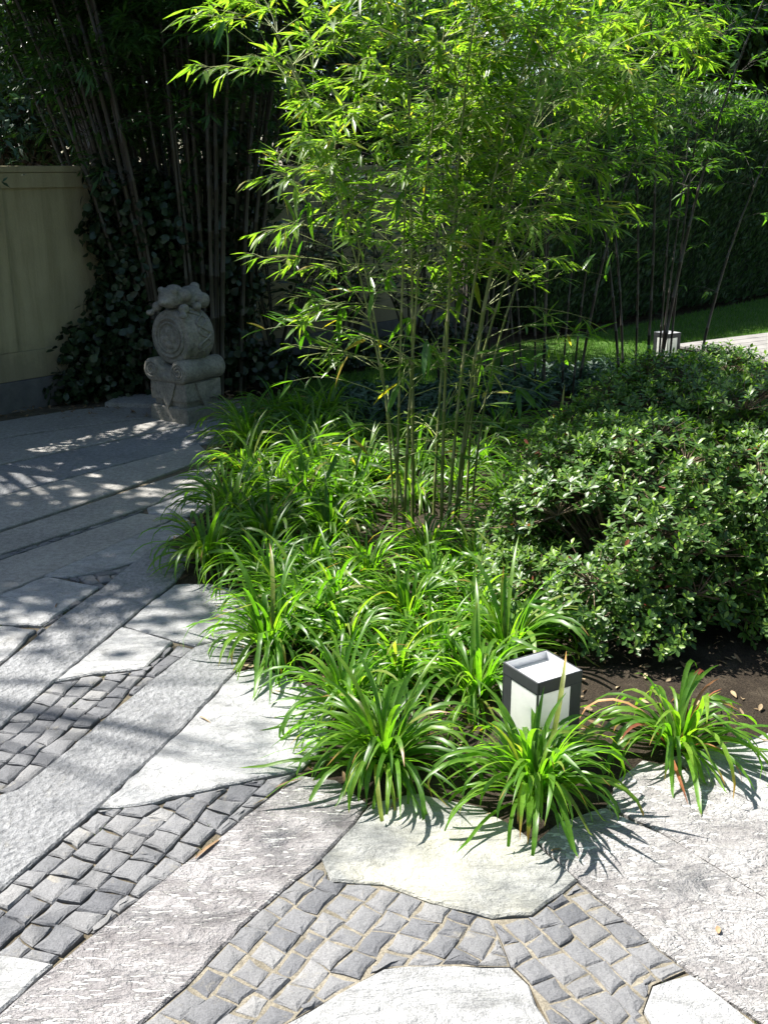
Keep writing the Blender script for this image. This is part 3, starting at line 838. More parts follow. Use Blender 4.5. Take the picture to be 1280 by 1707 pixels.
def drape(b, ax, sgn):
    # carved cloth point hanging over the plinth
    w, t = .085, .172
    pts = [(-w, .268), (w, .268), (w * .55, .17), (0, .085), (-w * .55, .17)]
    for d in (t - .03, t + .012):
        pass
    f, bk = [], []
    for (u, z) in pts:
        for lst, d in ((f, t + .010), (bk, t - .04)):
            lst.append(b.verts.new((sgn * d, u, z) if ax == 0 else (u, sgn * d, z)))
    b.faces.new(f); b.faces.new(bk[::-1])
    for i in range(5): b.faces.new((f[i], bk[i], bk[(i + 1) % 5], f[(i + 1) % 5]))
    bmesh.ops.recalc_face_normals(b, faces=b.faces[:])
for ax, sgn in ((0, 1), (1, 1), (0, -1), (1, -1)):
    solid('carved_drape', lambda b: drape(b, ax, sgn))
def bolster(b):
    cyl(b, (.125, .345), .078, -.19, .19, 28, bev=.012); cyl(b, (-.125, .345), .078, -.19, .19, 28, bev=.012)
    add_box(b, (-.178, -.13, .262), (.178, .13, .37), .01)
    ball(b, (.15, 0, .30), .10, (.45, 1.3, .5))
bo = solid('scroll_bolster', bolster, remesh=.008)
for y in (.125, -.125):
    solid('scroll', lambda b: torus(b, (y, .345), .06, .009, .189, 40, 0, 5 * math.pi, 1), smooth=True, parent=bo)
def drum(b):
    cyl(b, (0, .56), .185, -.125, .125, 48, bev=.03)
    cyl(b, (0, .56), .205, -.075, .075, 48, bev=.035)
dr = solid('drum', drum, smooth=True, remesh=.008)
solid('face_ring', lambda b: torus(b, (0, .56), .128, .012, .126, 44), smooth=True, parent=dr)
solid('face_ring', lambda b: torus(b, (0, .56), .098, .007, .128, 44), smooth=True, parent=dr)
def relief(b):
    ball(b, (.120, .0, .60), .045, (.5, 1, .8)); ball(b, (.120, .03, .555), .04, (.5, .8, 1)); ball(b, (.120, -.035, .55), .035, (.5, 1, .9))
    ball(b, (.120, .0, .51), .05, (.4, 1.1, .6)); ball(b, (.12, -.02, .625), .025, (.6, 1, 1)); ball(b, (.12, .05, .50), .022, (.6, 1, 1))
solid('face_relief', relief, remesh=.005, parent=dr)
for k in range(22):
    a = 2 * math.pi * k / 22
    solid('stud', lambda b: ball(b, (.112, .158 * math.cos(a), .56 + .158 * math.sin(a)), .011, (1, 1, 1), 1), smooth=True, parent=dr)
def vine(b):
    t = Tubes()
    for ph, r0 in ((0, .010), (2.2, .008)):
        pts = []
        for k in range(40):
            a = R(-25) + R(120) * k / 39
            pts.append((.05 * math.sin(k * .45 + ph), .207 * math.cos(a), .56 + .207 * math.sin(a)))
        t.add(pts, [r0] * 40, 5)
    vs = [b.verts.new(v) for v in t.V]
    for f in t.F: b.faces.new([vs[i] for i in f])
solid('rim_carving', vine, smooth=True, parent=dr)
def lion(b):
    # crouching lion: long body over the drum, head at the front, mane, haunches, paws over the rim
    ball(b, (.0, .0, .80), .085, (1.35, .95, .75)); ball(b, (-.085, .0, .82), .075, (1, 1.1, .85)); ball(b, (.10, .0, .815), .075, (.9, 1.05, .95))
    ball(b, (.155, .0, .795), .038, (1, 1.1, .8)); ball(b, (.115, .05, .865), .025); ball(b, (.115, -.05, .865), .025)
    ball(b, (.04, .065, .835), .045); ball(b, (.04, -.065, .835), .045); ball(b, (.06, .0, .875), .04, (1, 1.4, .7))
    ball(b, (-.10, .085, .79), .05, (1, .7, 1.1)); ball(b, (-.10, -.085, .79), .05, (1, .7, 1.1)); ball(b, (-.13, .0, .87), .038, (.8, .9, .9))
    ball(b, (.10, .10, .755), .034, (1.2, .8, 1)); ball(b, (.10, -.10, .755), .034, (1.2, .8, 1)); ball(b, (-.02, .10, .76), .03)
    ball(b, (.14, .125, .715), .026, (1.2, 1, .8)); ball(b, (.14, -.125, .715), .026, (1.2, 1, .8))
lo_ = solid('lion', lion, smooth=True, remesh=.008); lo_.scale = (1.0, 1.22, 1.0)
# stray stone flag beside it
V, F = slab_mesh([(-2.0, 7.62), (-1.62, 7.55), (-1.30, 7.72), (-1.5, 7.95), (-1.95, 7.9)], .03, .006)
tag(mesh_obj('flat_stone', V, F, M['granite']), 'low flat stone lying at the foot of the grove behind the carved drum stone', 'stone')

# ================================================================== bamboo
def culm_path(b, H, n):
    bx, by, lx, ly, ax, ay = b
    out = []
    for k in range(n + 1):
        s = k / n
        out.append(Vector((bx + lx * s + ax * s ** 2.5, by + ly * s + ay * s ** 2.5, -.02 + H * s * (1 - .06 * s * s))))
    return out

def bamboo(name, label, group, culms, cm, lm, tm, zmin=.3, zfull=1.1, leafL=(.05, .10), per=1.0, blen=(.15, .45), node=.20, sides=8, ztop=None, low=.5, leaf_droop=.4, dense=0.0, shape='lance', twigs=True):
    t = empty(name, (sum(c[0] for c in culms) / len(culms), sum(c[1] for c in culms) / len(culms), 0))
    tag(t, label, 'bamboo', group)
    off = Vector(t.location)
    for c in culms:
        H, r0 = c[6], c[7]
        n = max(6, int(H / node)); path = culm_path(c[:6], H, n)
        tb = Tubes(); pts, rad, tint = [], [], []
        for k in range(n):
            p, q = path[k], path[k + 1]
            s = k / n; r = r0 * (1 - .75 * s)
            for f, m_, tn in ((0, 1.22, 1.0), (.03, 1.0, .5), (.5, .96, 0), (.955, 1.0, 0), (.975, 1.10, .7)):
                pts.append(p.lerp(q, f) - off); rad.append(r * m_); tint += [tn] * sides
        tb.add(pts, rad, sides)
        co = mesh_obj('culm', tb.V, tb.F, M[cm], t, True, {'tint': tint})
        tw = Tubes(); lf = Leaves(shape, .12)
        az = rv(0, 6.28)
        for k in range(1, n + 1):
            p = path[k]
            if p.z < zmin: continue
            if ztop and p.z > ztop: continue
            f = min(1, max(0, (p.z - zmin) / (zfull - zmin)))
            if rng.random() > low + (1 - low) * f: continue
            axis = (path[k] - path[k - 1]).normalized()
            az += math.pi + rv(-.7, .7)
            for bi in range(1 + (rng.random() < .5 + .5 * f) + (rng.random() < .4 * f) + (rng.random() < dense * f)):
                a = az + rv(-.9, .9)
                el = R(rv(15, 60))
                d = Vector((math.cos(a) * math.cos(el), math.sin(a) * math.cos(el), math.sin(el)))
                bl = (blen[0] + (blen[1] - blen[0]) * (.35 + .65 * f) * rv(.5, 1)) * (1 - .3 * k / n)
                q = [p - off]
                dd = d.copy(); seg = 4
                for s in range(seg):
                    dd = (dd + Vector((rv(-.12, .12), rv(-.12, .12), -.10 + rv(-.08, .05)))).normalized()
                    q.append(q[-1] + dd * bl / seg)
                tw.add(q, [.0022, .0019, .0016, .0012, .0008], 3, False)
                nsub = max(1, int(round((1.6 + 5.4 * f * f) * (1 + (per - 1) * f) * rv(.7, 1.2))))
                for s in range(nsub):
                    tpos = rv(.35, 1) if nsub > 1 else 1
                    i = min(seg - 1, int(tpos * seg)); b0 = q[i].lerp(q[i + 1], tpos * seg - i)
                    sd = (dd + Vector((rv(-.9, .9), rv(-.9, .9), rv(-.35, .5)))).normalized()
                    sl = rv(.03, .11) * (.6 + .6 * f); e = b0 + sd * sl + Vector((0, 0, -.15 * sl))
                    if twigs: tw.add([b0, b0.lerp(e, .5) + Vector((0, 0, .006)), e], [.0011, .0009, .0006], 3, False)
                    nl = rng.randint(2, 4) + int(2 * f)
                    for li in range(nl):
                        u = 1 - .75 * li / nl
                        lp = b0.lerp(e, u)
                        side = Vector((-sd.y, sd.x, 0)); side = side.normalized() if side.length > .01 else Vector((1, 0, 0))
                        ld = sd * rv(.4, 1.1) + side * rv(-.8, .8) + Vector((rv(-.25, .25), rv(-.25, .25), -leaf_droop * rv(.0, 1.4)))
                        L = rv(*leafL) * (1.0 if rng.random() < .85 else 1.35)
                        lf.add(lp, ld, (rv(-.5, .5), rv(-.5, .5), 1), L, L * rv(.13, .19), rv(.02, .22), rng.random())
        if tw.V: tag(tw.build('branches', M[tm], co), kind='stuff')
        if lf.P: tag(lf.build('leaves', M[lm], co), kind='stuff')
    return t

MAIN = [(0.056, 4.76, 0.037, 0.0, 0.046, 0.092, 2.58, 0.0076), (0.09, 4.8, 0.088, 0.028, 0.092, 0.055, 2.49, 0.0084), (0.136, 4.85, -0.014, 0.046, -0.039, 0.184, 2.67, 0.009), (0.11, 4.72, -0.309, 0.028, -0.235, 0.055, 2.32, 0.007), (0.05, 4.8, -0.088, 0.23, -0.469, 0.276, 2.41, 0.0062), (0.268, 4.8, 0.0, 0.0, 0.138, 0.028, 2.67, 0.009), (0.291, 4.72, 0.11, 0.041, 0.276, 0.083, 2.49, 0.0084), (0.321, 4.76, 0.184, 0.046, 0.322, 0.092, 2.58, 0.0084), (0.406, 5.08, 0.037, 0.184, 0.5, 0.184, 2.49, 0.0076), (0.35, 4.9, 0.11, 0.092, 0.75, 0.0, 2.32, 0.007), (0.24, 5.0, 0.074, 0.276, 0.276, 0.368, 2.58, 0.0076), (0.42, 4.98, 0.11, 0.05, 0.85, 0.15, 2.45, 0.0062)]
main = bamboo('bamboo_clump', 'sunlit yellow green bamboo clump rising from the grass clumps in the middle of the bed', 'bamboo clumps', MAIN,
              'culm_green', 'leaf_bamboo', 'bamboo_twig', zmin=.32, zfull=1.5, leafL=(.055, .105), per=1.35, blen=(.2, .70), low=.45, dense=1.0)
# the larger leaves that hang clear of the crown are parts of their own
def big_leaf_mesh(bend):
    lf = Leaves('long', .12); lf.add((0, 0, 0), (1, 0, 0), (0, 0, 1), 1.0, .16, bend, .5)
    o = lf.build('leaf', M['leaf_big']); me = o.data; bpy.data.objects.remove(o); return me
BL = [big_leaf_mesh(b) for b in (.1, .2, .35)]
def big_leaf(parent, p, d, L, roll=0.0):
    o = bpy.data.objects.new('leaf', rng.choice(BL)); link(o, parent)
    q = Vector(d).to_track_quat('X', 'Z'); o.rotation_euler = (q.to_matrix() @ Matrix.Rotation(roll, 3, 'X')).to_euler()
    o.location = Vector(p) - Vector(parent.location); o.scale = (L, L, L)
stalks = Tubes(); OFF = Vector(main.location)
for k in range(58):
    c = rng.choice(MAIN); path = culm_path(c[:6], c[6], 20)
    s = rng.randint(5, 18) if k > 30 else rng.randint(11, 18)
    b0 = path[s]; a = rv(0, 6.28); ln = rv(.12, .42)
    e = b0 + Vector((math.cos(a) * ln, math.sin(a) * ln, ln * rv(.1, .7)))
    stalks.add([b0 - OFF, b0.lerp(e, .5) - OFF + Vector((0, 0, .03)), e - OFF], [.0022, .0017, .001], 3, False)
    for j in range(rng.choice((1, 2, 2, 3))):
        big_leaf(main, e, (math.cos(a) * .5 + rv(-.6, .6), math.sin(a) * .5 + rv(-.6, .6), rv(-1.2, .25)), rv(.10, .18), rv(-.6, .6))
for k in range(22):
    c = rng.choice(MAIN); path = culm_path(c[:6], c[6], 20); s = rng.randint(3, 9)
    b0 = path[s]; a = math.pi + rv(-.9, .9) if k % 3 else rv(-.7, .7); ln = rv(.3, .62)
    pts = [b0]
    for i in range(5): pts.append(pts[-1] + Vector((math.cos(a + rv(-.3, .3)), math.sin(a + rv(-.3, .3)) * .7, .45 - .16 * i + rv(-.1, .1))) * ln / 5)
    stalks.add([q_ - OFF for q_ in pts], [.0026, .0023, .002, .0016, .0012, .0008], 4, False)
    for i in range(2, 6):
        for j in range(3 if i == 5 else rng.choice((1, 2))):
            big_leaf(main, pts[i], (math.cos(a) * .8 + rv(-.7, .7), math.sin(a) * .6 + rv(-.7, .7), rv(-.5, .8)), rv(.075, .14), rv(-.8, .8))
tag(stalks.build('leaf_stalks', M['bamboo_twig'], main), kind='stuff')

def clump_culms(cx, cy, rad, n, H, r, fan, arch):
    out = []
    for k in range(n):
        a = rv(0, 6.28); d = rad * math.sqrt(rng.random())
        x, y = math.cos(a) * d, math.sin(a) * d
        out.append((cx + x, cy + y, x / rad * fan + rv(-.1, .1), y / rad * fan * .6 + rv(-.1, .1), x / rad * arch + rv(-.15, .15), y / rad * arch * .5, H * rv(.82, 1.08), r * rv(.75, 1.15)))
    return out
BB = dict(cm='culm_black', lm='leaf_black', tm='dark_twig', zmin=.75, zfull=1.5, leafL=(.06, .11), per=.95, blen=(.2, .6), node=.24, sides=6, low=.3)
A = clump_culms(2.05, 8.1, .30, 8, 3.3, .011, .30, .5) + [(2.02, 7.95, .30, 0, .35, -.1, 3.3, .014)]
bamboo('black_bamboo', 'black caned bamboo clump in front of the far lantern', 'bamboo clumps', A, **BB)
B = clump_culms(1.22, 7.75, .30, 9, 3.2, .010, .25, .5)
bamboo('black_bamboo', 'black caned bamboo clump behind the azaleas with lawn showing between its canes', 'bamboo clumps', B, **BB)
Cc = clump_culms(.62, 8.05, .28, 8, 3.2, .010, .25, .5)
bamboo('black_bamboo', 'shaded black caned bamboo clump right behind the sunlit green bamboo', 'bamboo clumps', Cc, **BB)

G1 = []
for k in range(78):
    a = rv(0, 6.28); d = .50 * math.sqrt(rng.random()); x, y = math.cos(a) * d, math.sin(a) * d * .7
    G1.append((-1.48 + x * .9, 8.22 + y, x * 1.7 - .30 + rv(-.15, .15), y * .6 + rv(-.1, .1), x * 1.6 - .25 + rv(-.3, .3), rv(-.35, .3), rv(4.2, 5.6), rv(.015, .026)))
grove = bamboo('bamboo_grove', 'dense dark grove of tall brown bamboo canes fanning out before the wall', 'bamboo clumps', G1,
       'culm_old', 'leaf_grove', 'dark_twig', zmin=1.25, zfull=2.1, leafL=(.08, .14), per=1.0, blen=(.3, .8), node=.30, sides=6, low=.25, shape='tiny', twigs=False)

# ================================================================== grass-like clumps
def blade_curve(L, e0, bend, n=9, kink=None):
    pts = [(0.0, 0.0)]; a = R(e0)
    for k in range(n):
        a -= R(bend) / n * (0.35 + 1.3 * (k / (n - 1)))
        if kink == k: a -= R(rv(35, 80))
        x, z = pts[-1]; pts.append((x + math.cos(a) * L / n, max(.006, z + math.sin(a) * L / n)))
    return pts
def blade_geo(L, e0, bend, W, twist, kink=None):
    c = blade_curve(L, e0, bend, 9, kink); n = len(c)
    V, F, tip = [], [], []
    side = 0.0
    for k, (x, z) in enumerate(c):
        t = k / (n - 1)
        w = W * (.6 + .4 * min(1, t / .2)) * (1 if t < .62 else max(.04, 1 - ((t - .62) / .38) ** 2.2))
        tx, tz = (c[min(k + 1, n - 1)][0] - c[max(k - 1, 0)][0], c[min(k + 1, n - 1)][1] - c[max(k - 1, 0)][1])
        l = math.hypot(tx, tz) or 1; nx, nz = -tz / l, tx / l
        up = .22 * w * (1 - .6 * t); tw = twist * t
        yoff = math.sin(t * 2.4) * .03 * twist
        for s in (-1, 0, 1):
            u = up if s else 0
            cy, cz = math.cos(tw) * s * w * .5, math.sin(tw) * s * w * .5
            V.append((x + nx * (u + cz), yoff + cy, max(.004, z + nz * (u + cz)))); tip.append(t)
    for k in range(n - 1):
        for j in (0, 1): F.append((k * 3 + j, k * 3 + j + 1, k * 3 + 4 + j, k * 3 + 3 + j))
    return V, F, tip
GEO = []
for e0, bd in ((86, 45), (82, 80), (78, 110), (74, 145), (68, 95), (66, 140), (58, 90), (56, 125), (46, 70), (44, 105), (34, 60), (30, 85), (22, 45), (80, 165), (64, 165), (52, 150)):
    GEO.append(blade_geo(rv(.27, .36), e0, bd, rv(.0108, .0152), rv(-.9, .9)))
    GEO.append(blade_geo(rv(.33, .42), e0 - 4, bd + 15, rv(.0108, .0152), rv(-.9, .9)))
for e0, bd, kk in ((84, 25, 5), (74, 40, 4), (62, 30, 5), (78, 30, 6), (50, 25, 4), (68, 60, 3)):
    GEO.append(blade_geo(rv(.28, .38), e0, bd, rv(.012, .017), rv(-.9, .9), kk))
def blade_data(g, mat):
    me = bpy.data.meshes.new('leaf'); me.from_pydata(g[0], [], g[1])
    me.polygons.foreach_set('use_smooth', [True] * len(me.polygons))
    a = me.attributes.new('tip', 'FLOAT', 'POINT'); a.data.foreach_set('value', g[2])
    me.materials.append(mat); return me
BLADES = [blade_data(g, M['blade']) for g in GEO]
RED = [blade_data(g, M['leaf_red']) for g in GEO]

def clump(loc, n, size, label, group='grass clumps in the bed', single=True, spread=.035, reds=0, up=0.0):
    z = soil_z(*loc)
    t = empty('grass_clump', (loc[0], loc[1], z))
    tag(t, label, 'grass clump', group)
    mv, mf, mt = [], [], []
    for k in range(n):
        f = rng.random()
        if f < .34 + up: i = rng.choice((0, 1, 2, 4, 13))
        elif f < .75 + up * .5: i = rng.choice((3, 5, 6, 7, 14, 15, 2))
        else: i = rng.choice((8, 9, 10, 11, 12, 15))
        i = 2 * i + (rng.random() < .5)
        if rng.random() < .12: i = rng.randint(32, 37)
        a = rv(0, 6.283); s = size * rv(.72, 1.12); r = spread * math.sqrt(rng.random())
        px, py = math.cos(a + rv(-1, 1)) * r, math.sin(a + rv(-1, 1)) * r
        rx = rv(-.12, .12)
        if single:
            o = bpy.data.objects.new('leaf', (RED if k < reds else BLADES)[i]); link(o, t)
            o.location = (px, py, 0); o.rotation_euler = (rx, 0, a); o.scale = (s, s * rv(.85, 1.15), s)
        else:
            g = GEO[i]; v = np.array(g[0]) * s; ca, sa = math.cos(a), math.sin(a)
            q = np.empty_like(v); q[:, 0] = v[:, 0] * ca - v[:, 1] * sa + px; q[:, 1] = v[:, 0] * sa + v[:, 1] * ca + py; q[:, 2] = v[:, 2]
            base = len(mt); mv.append(q); mf.append(np.array(g[1]) + base); mt += [rng.random()] * len(v)
    if not single:
        o = np_mesh('foliage', np.concatenate(mv), [np.concatenate(mf)], M['blade_mass'], t, {'tint': mt}); tag(o, kind='stuff')
    # short brown stubs at the crown
    tb = Tubes()
    for k in range(9):
        a = rv(0, 6.28); r = rv(0, spread)
        p = Vector((math.cos(a) * r, math.sin(a) * r, 0)); tb.add([p, p + Vector((rv(-.02, .02), rv(-.02, .02), rv(.02, .05)))], [.004, .002], 4)
    tag(tb.build('crown', M['twig'], t), kind='stuff')
    return t
# front row, each told apart by what it stands beside
clump((.0, 2.73), 165, .94, 'arching green grass clump at the tip of the bed between pale slab and chiselled strip')
clump((.40, 2.56), 165, .97, 'bright green grass clump standing right in front of the square lantern', up=.2)
clump((.86, 2.84), 95, 1.0, 'grass clump with withered reddish blades beside the lantern and azalea', reds=9)
clump((-.40, 3.50), 130, 1.0, 'grass clump leaning over the corner of two pale paving slabs', up=.15)
clump((-.76, 4.37), 150, .95, 'lone grass clump at the paving edge with a long dark joint running to it')
mid = 'broad green grass clump in the dense drift between the lantern and the sunlit bamboo'
for (x, y) in ((.02, 3.22), (.2, 3.42), (-.15, 3.50), (.30, 3.12), (.08, 3.72), (.33, 3.68), (-.2, 3.85), (.50, 3.85), (-.42, 3.84), (.18, 4.05), (-.05, 4.20), (.42, 4.22), (-.30, 4.12), (.60, 4.15), (-.12, 3.12), (-.30, 3.62), (.46, 3.42), (-.5, 4.1), (.22, 4.42)):
    s = rv(.78, 1.04)
    own = {(.30, 3.12): 'grass clump tucked close behind the square lantern', (.60, 4.15): 'grass clump leaning into the rounded azalea behind the lantern', (.22, 4.42): 'grass clump right at the foot of the sunlit bamboo canes', (-.42, 3.84): 'grass clump in front of the small half hidden stone block'}
    clump((x + rv(-.03, .03), y + rv(-.03, .03)), 105, s, own.get((x, y), mid), 'grass drift before the bamboo', up=.12)
back = 'shaded green grass clump in the drift that lines the dark paving left of the bamboo'
for (x, y) in ((-.52, 4.72), (-.25, 4.75), (-.72, 4.95), (-.45, 5.1), (-.15, 5.15), (-.62, 5.4), (-.3, 5.5), (-.8, 5.75), (-.48, 5.85), (-.1, 5.7), (-.75, 6.2), (-.42, 6.3), (-.85, 6.65), (-.55, 6.8), (-.72, 7.15), (-.2, 6.3), (-.35, 7.0)):
    clump((x + rv(-.05, .05), y + rv(-.05, .05)), 130, rv(.85, 1.1), back if y < 7.1 else 'shaded grass clump at the lawn corner beside the carved drum stone', 'grass drift along the dark paving', single=False, spread=.06, up=.1)
side = 'green grass clump half hidden between the bamboo canes and the azaleas'
for (x, y) in ((.55, 4.75), (.62, 5.25), (.15, 5.3), (.4, 5.6), (.75, 5.7), (.55, 6.1), (.2, 5.9), (.9, 6.2), (.35, 6.5), (.75, 6.7), (1.1, 6.6), (.1, 6.4)):
    clump((x, y), 70, .95, side, 'grass clumps beside the azaleas', single=False, spread=.06)

# ================================================================== azaleas
def azalea(loc, radii, pads, label, per=26, shape='small_oval'):
    t = empty('azalea_bush', (loc[0], loc[1], 0)); tag(t, label, 'shrub', 'azalea bushes')
    rx, ry, rz = radii
    lv = Leaves(shape, .12); tb = Tubes()
    for k in range(pads):
        u = rv(-.25, 1); a = rv(0, 6.283)
        h = math.sqrt(max(0, 1 - u * u)) if u > 0 else 1
        sh = rv(.72, 1.03)
        c = Vector((rx * h * math.cos(a) * sh, ry * h * math.sin(a) * sh, .12 + (rz - .12) * max(.05, u) * rv(.88, 1.08)))
        out = Vector((c.x / rx ** 2, c.y / ry ** 2, max(0, (c.z - .1)) / rz ** 2)).normalized()
        pr = rv(.10, .19)
        tb.add([(c.x * .15, c.y * .15, .0), (c.x * .5, c.y * .5, c.z * .5), tuple(c)], [.008, .006, .003], 4, False)
        for j in range(int(per * (pr / .15) ** 2)):
            th = rv(0, 6.283); r = pr * math.sqrt(rng.random())
            e1 = out.cross(Vector((0, 0, 1)))
            e1 = e1.normalized() if e1.length > .05 else Vector((1, 0, 0))
            up = (Vector((0, 0, 1)) + out * .55).normalized(); e2 = up.cross(e1).normalized()
            p = c + (e1 * math.cos(th) + e2 * math.sin(th)) * r + up * (.045 * (1 - (r / pr) ** 2) + rv(-.035, .025))
            if p.z < .05: continue
            ax = (up + (p - c) * 3.2 + Vector((rv(-.3, .3), rv(-.3, .3), rv(-.2, .2)))).normalized()
            s1 = ax.orthogonal().normalized(); s2 = ax.cross(s1)
            young = rng.random() < .72
            nl = rng.randint(6, 9)
            for m in range(nl):
                an = m * 2.4 + rv(-.3, .3); lift = rv(.15, .55) if m < nl - 3 else rv(.7, 1.5)
                rad = s1 * math.cos(an) + s2 * math.sin(an)
                d = rad + ax * lift
                L = rv(.028, .043) * (1 if m < nl - 3 else .80)
                ti = rv(.1, .6) if not (young and m >= nl - 3) else rv(.72, .96)
                if rng.random() < .006: ti = 1.0
                lv.add(p - ax * (.012 * (m < nl - 3)), d, ax * 1.0 - rad * lift * .6, L, L * rv(.36, .45), rv(.0, .25), ti)
            tb.add([c - up * .05, p], [.0025, .0012], 3, False)
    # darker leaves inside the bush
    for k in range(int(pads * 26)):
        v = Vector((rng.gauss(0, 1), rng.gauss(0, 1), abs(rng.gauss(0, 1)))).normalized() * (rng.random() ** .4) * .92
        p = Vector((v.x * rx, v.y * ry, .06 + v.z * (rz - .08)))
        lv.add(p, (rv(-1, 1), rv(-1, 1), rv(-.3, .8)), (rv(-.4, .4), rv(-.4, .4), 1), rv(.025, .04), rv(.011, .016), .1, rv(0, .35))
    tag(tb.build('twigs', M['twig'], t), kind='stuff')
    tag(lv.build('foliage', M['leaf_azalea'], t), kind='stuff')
    return t
azalea((.98, 4.02), (.56, .60, .70), 120, 'rounded glossy azalea bush right behind the front lantern')
azalea((1.62, 4.18), (.62, .75, .80), 140, 'large glossy azalea bush with dark hollow under its skirt')
azalea((1.26, 4.70), (.62, .55, .80), 115, 'azalea bush rising between its two larger neighbours')
azalea((1.75, 5.35), (.72, .60, .72), 105, 'azalea bush hiding the foot of the black bamboo canes', shape='far_oval')
azalea((2.40, 5.3), (.75, .70, .66), 95, 'azalea bush in front of the timber deck', per=22, shape='far_oval')
azalea((2.45, 4.5), (.6, .7, .76), 80, 'azalea bush at the outer end of the row', per=22, shape='far_oval')

# ================================================================== ivy, laurel, dwarf bamboo
def mound(name, label, cat, blobs, mat, L, wr, dens, shape='oval', tm='dark_twig', group=None):
    c0 = blobs[0][0]; t = empty(name, (c0[0], c0[1], 0)); tag(t, label, cat, group)
    lv = Leaves(shape, .08); tb = Tubes(); off = Vector((c0[0], c0[1], 0))
    for c, r in blobs:
        c = Vector(c) - off
        tb.add([(rv(-.05, .05), rv(-.05, .05), 0), (c.x * .6, c.y * .6, c.z * .6), tuple(c)], [.012, .009, .004], 5, False)
        for k in range(int(dens * (r[0] * r[2] + r[1] * r[2] + r[0] * r[1]))):
            v = Vector((rng.gauss(0, 1), rng.gauss(0, 1), rng.gauss(0, 1))).normalized(); s = rng.random() ** .25 * rv(.9, 1.1)
            p = c + Vector((v.x * r[0], v.y * r[1], v.z * r[2])) * s
            if p.z < .03: p.z = rv(.03, .08)
            n = v + Vector((rv(-.5, .5), rv(-.5, .5), rv(0, .6)))
            d = Vector((rv(-1, 1), rv(-1, 1), rv(-1.0, .4)))
            ll = rv(*L); lv.add(p, d, n, ll, ll * wr * rv(.8, 1.2), rv(0, .3), rng.random())
    tag(tb.build('stems', M[tm], t), kind='stuff'); tag(lv.build('foliage', M[mat], t), kind='stuff')
    return t
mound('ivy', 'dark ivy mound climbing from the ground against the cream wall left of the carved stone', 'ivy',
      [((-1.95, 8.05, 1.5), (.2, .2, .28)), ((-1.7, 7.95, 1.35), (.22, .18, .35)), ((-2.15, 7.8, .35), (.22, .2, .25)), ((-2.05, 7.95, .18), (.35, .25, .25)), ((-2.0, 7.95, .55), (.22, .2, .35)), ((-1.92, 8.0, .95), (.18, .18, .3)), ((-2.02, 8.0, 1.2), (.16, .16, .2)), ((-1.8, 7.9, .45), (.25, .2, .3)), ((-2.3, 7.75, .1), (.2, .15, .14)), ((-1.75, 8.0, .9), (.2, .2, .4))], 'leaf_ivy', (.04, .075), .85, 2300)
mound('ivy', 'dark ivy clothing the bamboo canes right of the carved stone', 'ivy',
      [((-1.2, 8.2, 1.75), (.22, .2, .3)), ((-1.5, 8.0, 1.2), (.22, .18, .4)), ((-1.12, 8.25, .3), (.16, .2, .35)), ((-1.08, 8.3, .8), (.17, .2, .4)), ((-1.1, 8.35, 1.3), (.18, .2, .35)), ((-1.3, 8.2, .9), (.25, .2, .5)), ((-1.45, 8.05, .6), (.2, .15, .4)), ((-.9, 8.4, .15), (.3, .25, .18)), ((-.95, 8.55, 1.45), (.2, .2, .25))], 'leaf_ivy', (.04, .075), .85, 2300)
def laurel(loc, label, H=1.5, stems=11, spread=.55):
    t = empty('laurel_shrub', loc); tag(t, label, 'shrub'); tb = Tubes(); lv = Leaves('lance', .1)
    for k in range(stems):
        a = rv(0, 6.28); e = rv(.2, 1) * spread; p = Vector((rv(-.06, .06), rv(-.06, .06), 0)); q = [p]
        d = Vector((math.cos(a) * e, math.sin(a) * e * .6, 1)).normalized()
        n = 9; hh = H * rv(.7, 1.05)
        for s in range(n):
            d = (d + Vector((rv(-.12, .12), rv(-.12, .12), .06))).normalized(); q.append(q[-1] + d * hh / n)
            if s > 1:
                for m in range(rng.randint(4, 7)):
                    b = rv(0, 6.28); sd = Vector((math.cos(b), math.sin(b), rv(-.1, .7))); tl = rv(.0, .16)
                    e2 = q[-1] + sd.normalized() * tl
                    if tl > .05: tb.add([q[-1], e2], [.003, .0015], 3, False)
                    ld = sd + Vector((rv(-.5, .5), rv(-.5, .5), rv(-.5, .3)))
                    ll = rv(.07, .125); lv.add(e2, ld, (rv(-.6, .6), rv(-.6, .6), 1), ll, ll * rv(.28, .36), rv(.05, .3), rng.random())
        tb.add(q, [.011 - .0009 * i for i in range(len(q))], 5, False)
    tag(tb.build('stems', M['dark_twig'], t), kind='stuff'); tag(lv.build('foliage', M['leaf_laurel'], t), kind='stuff')
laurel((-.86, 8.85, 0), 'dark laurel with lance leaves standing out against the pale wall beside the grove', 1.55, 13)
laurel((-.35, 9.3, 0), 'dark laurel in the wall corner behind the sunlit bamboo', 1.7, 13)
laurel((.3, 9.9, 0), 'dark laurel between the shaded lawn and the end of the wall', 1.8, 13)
for (x, y) in ((-.25, 7.35), (.05, 7.5), (-.05, 7.0), (.25, 6.9), (.3, 7.4), (.55, 7.75), (.9, 7.95), (1.25, 8.1), (1.6, 8.25), (.75, 7.35), (1.0, 7.5), (1.45, 7.9)):
    mound('dwarf_bamboo', 'low blue green dwarf bamboo in the shade behind the sunlit bamboo', 'plant', [((x, y, .10), (.2, .2, .10)), ((x + .08, y + .05, .17), (.12, .12, .08))], 'leaf_conifer', (.06, .11), .2, 3800, 'lance', group='dwarf bamboo plants')
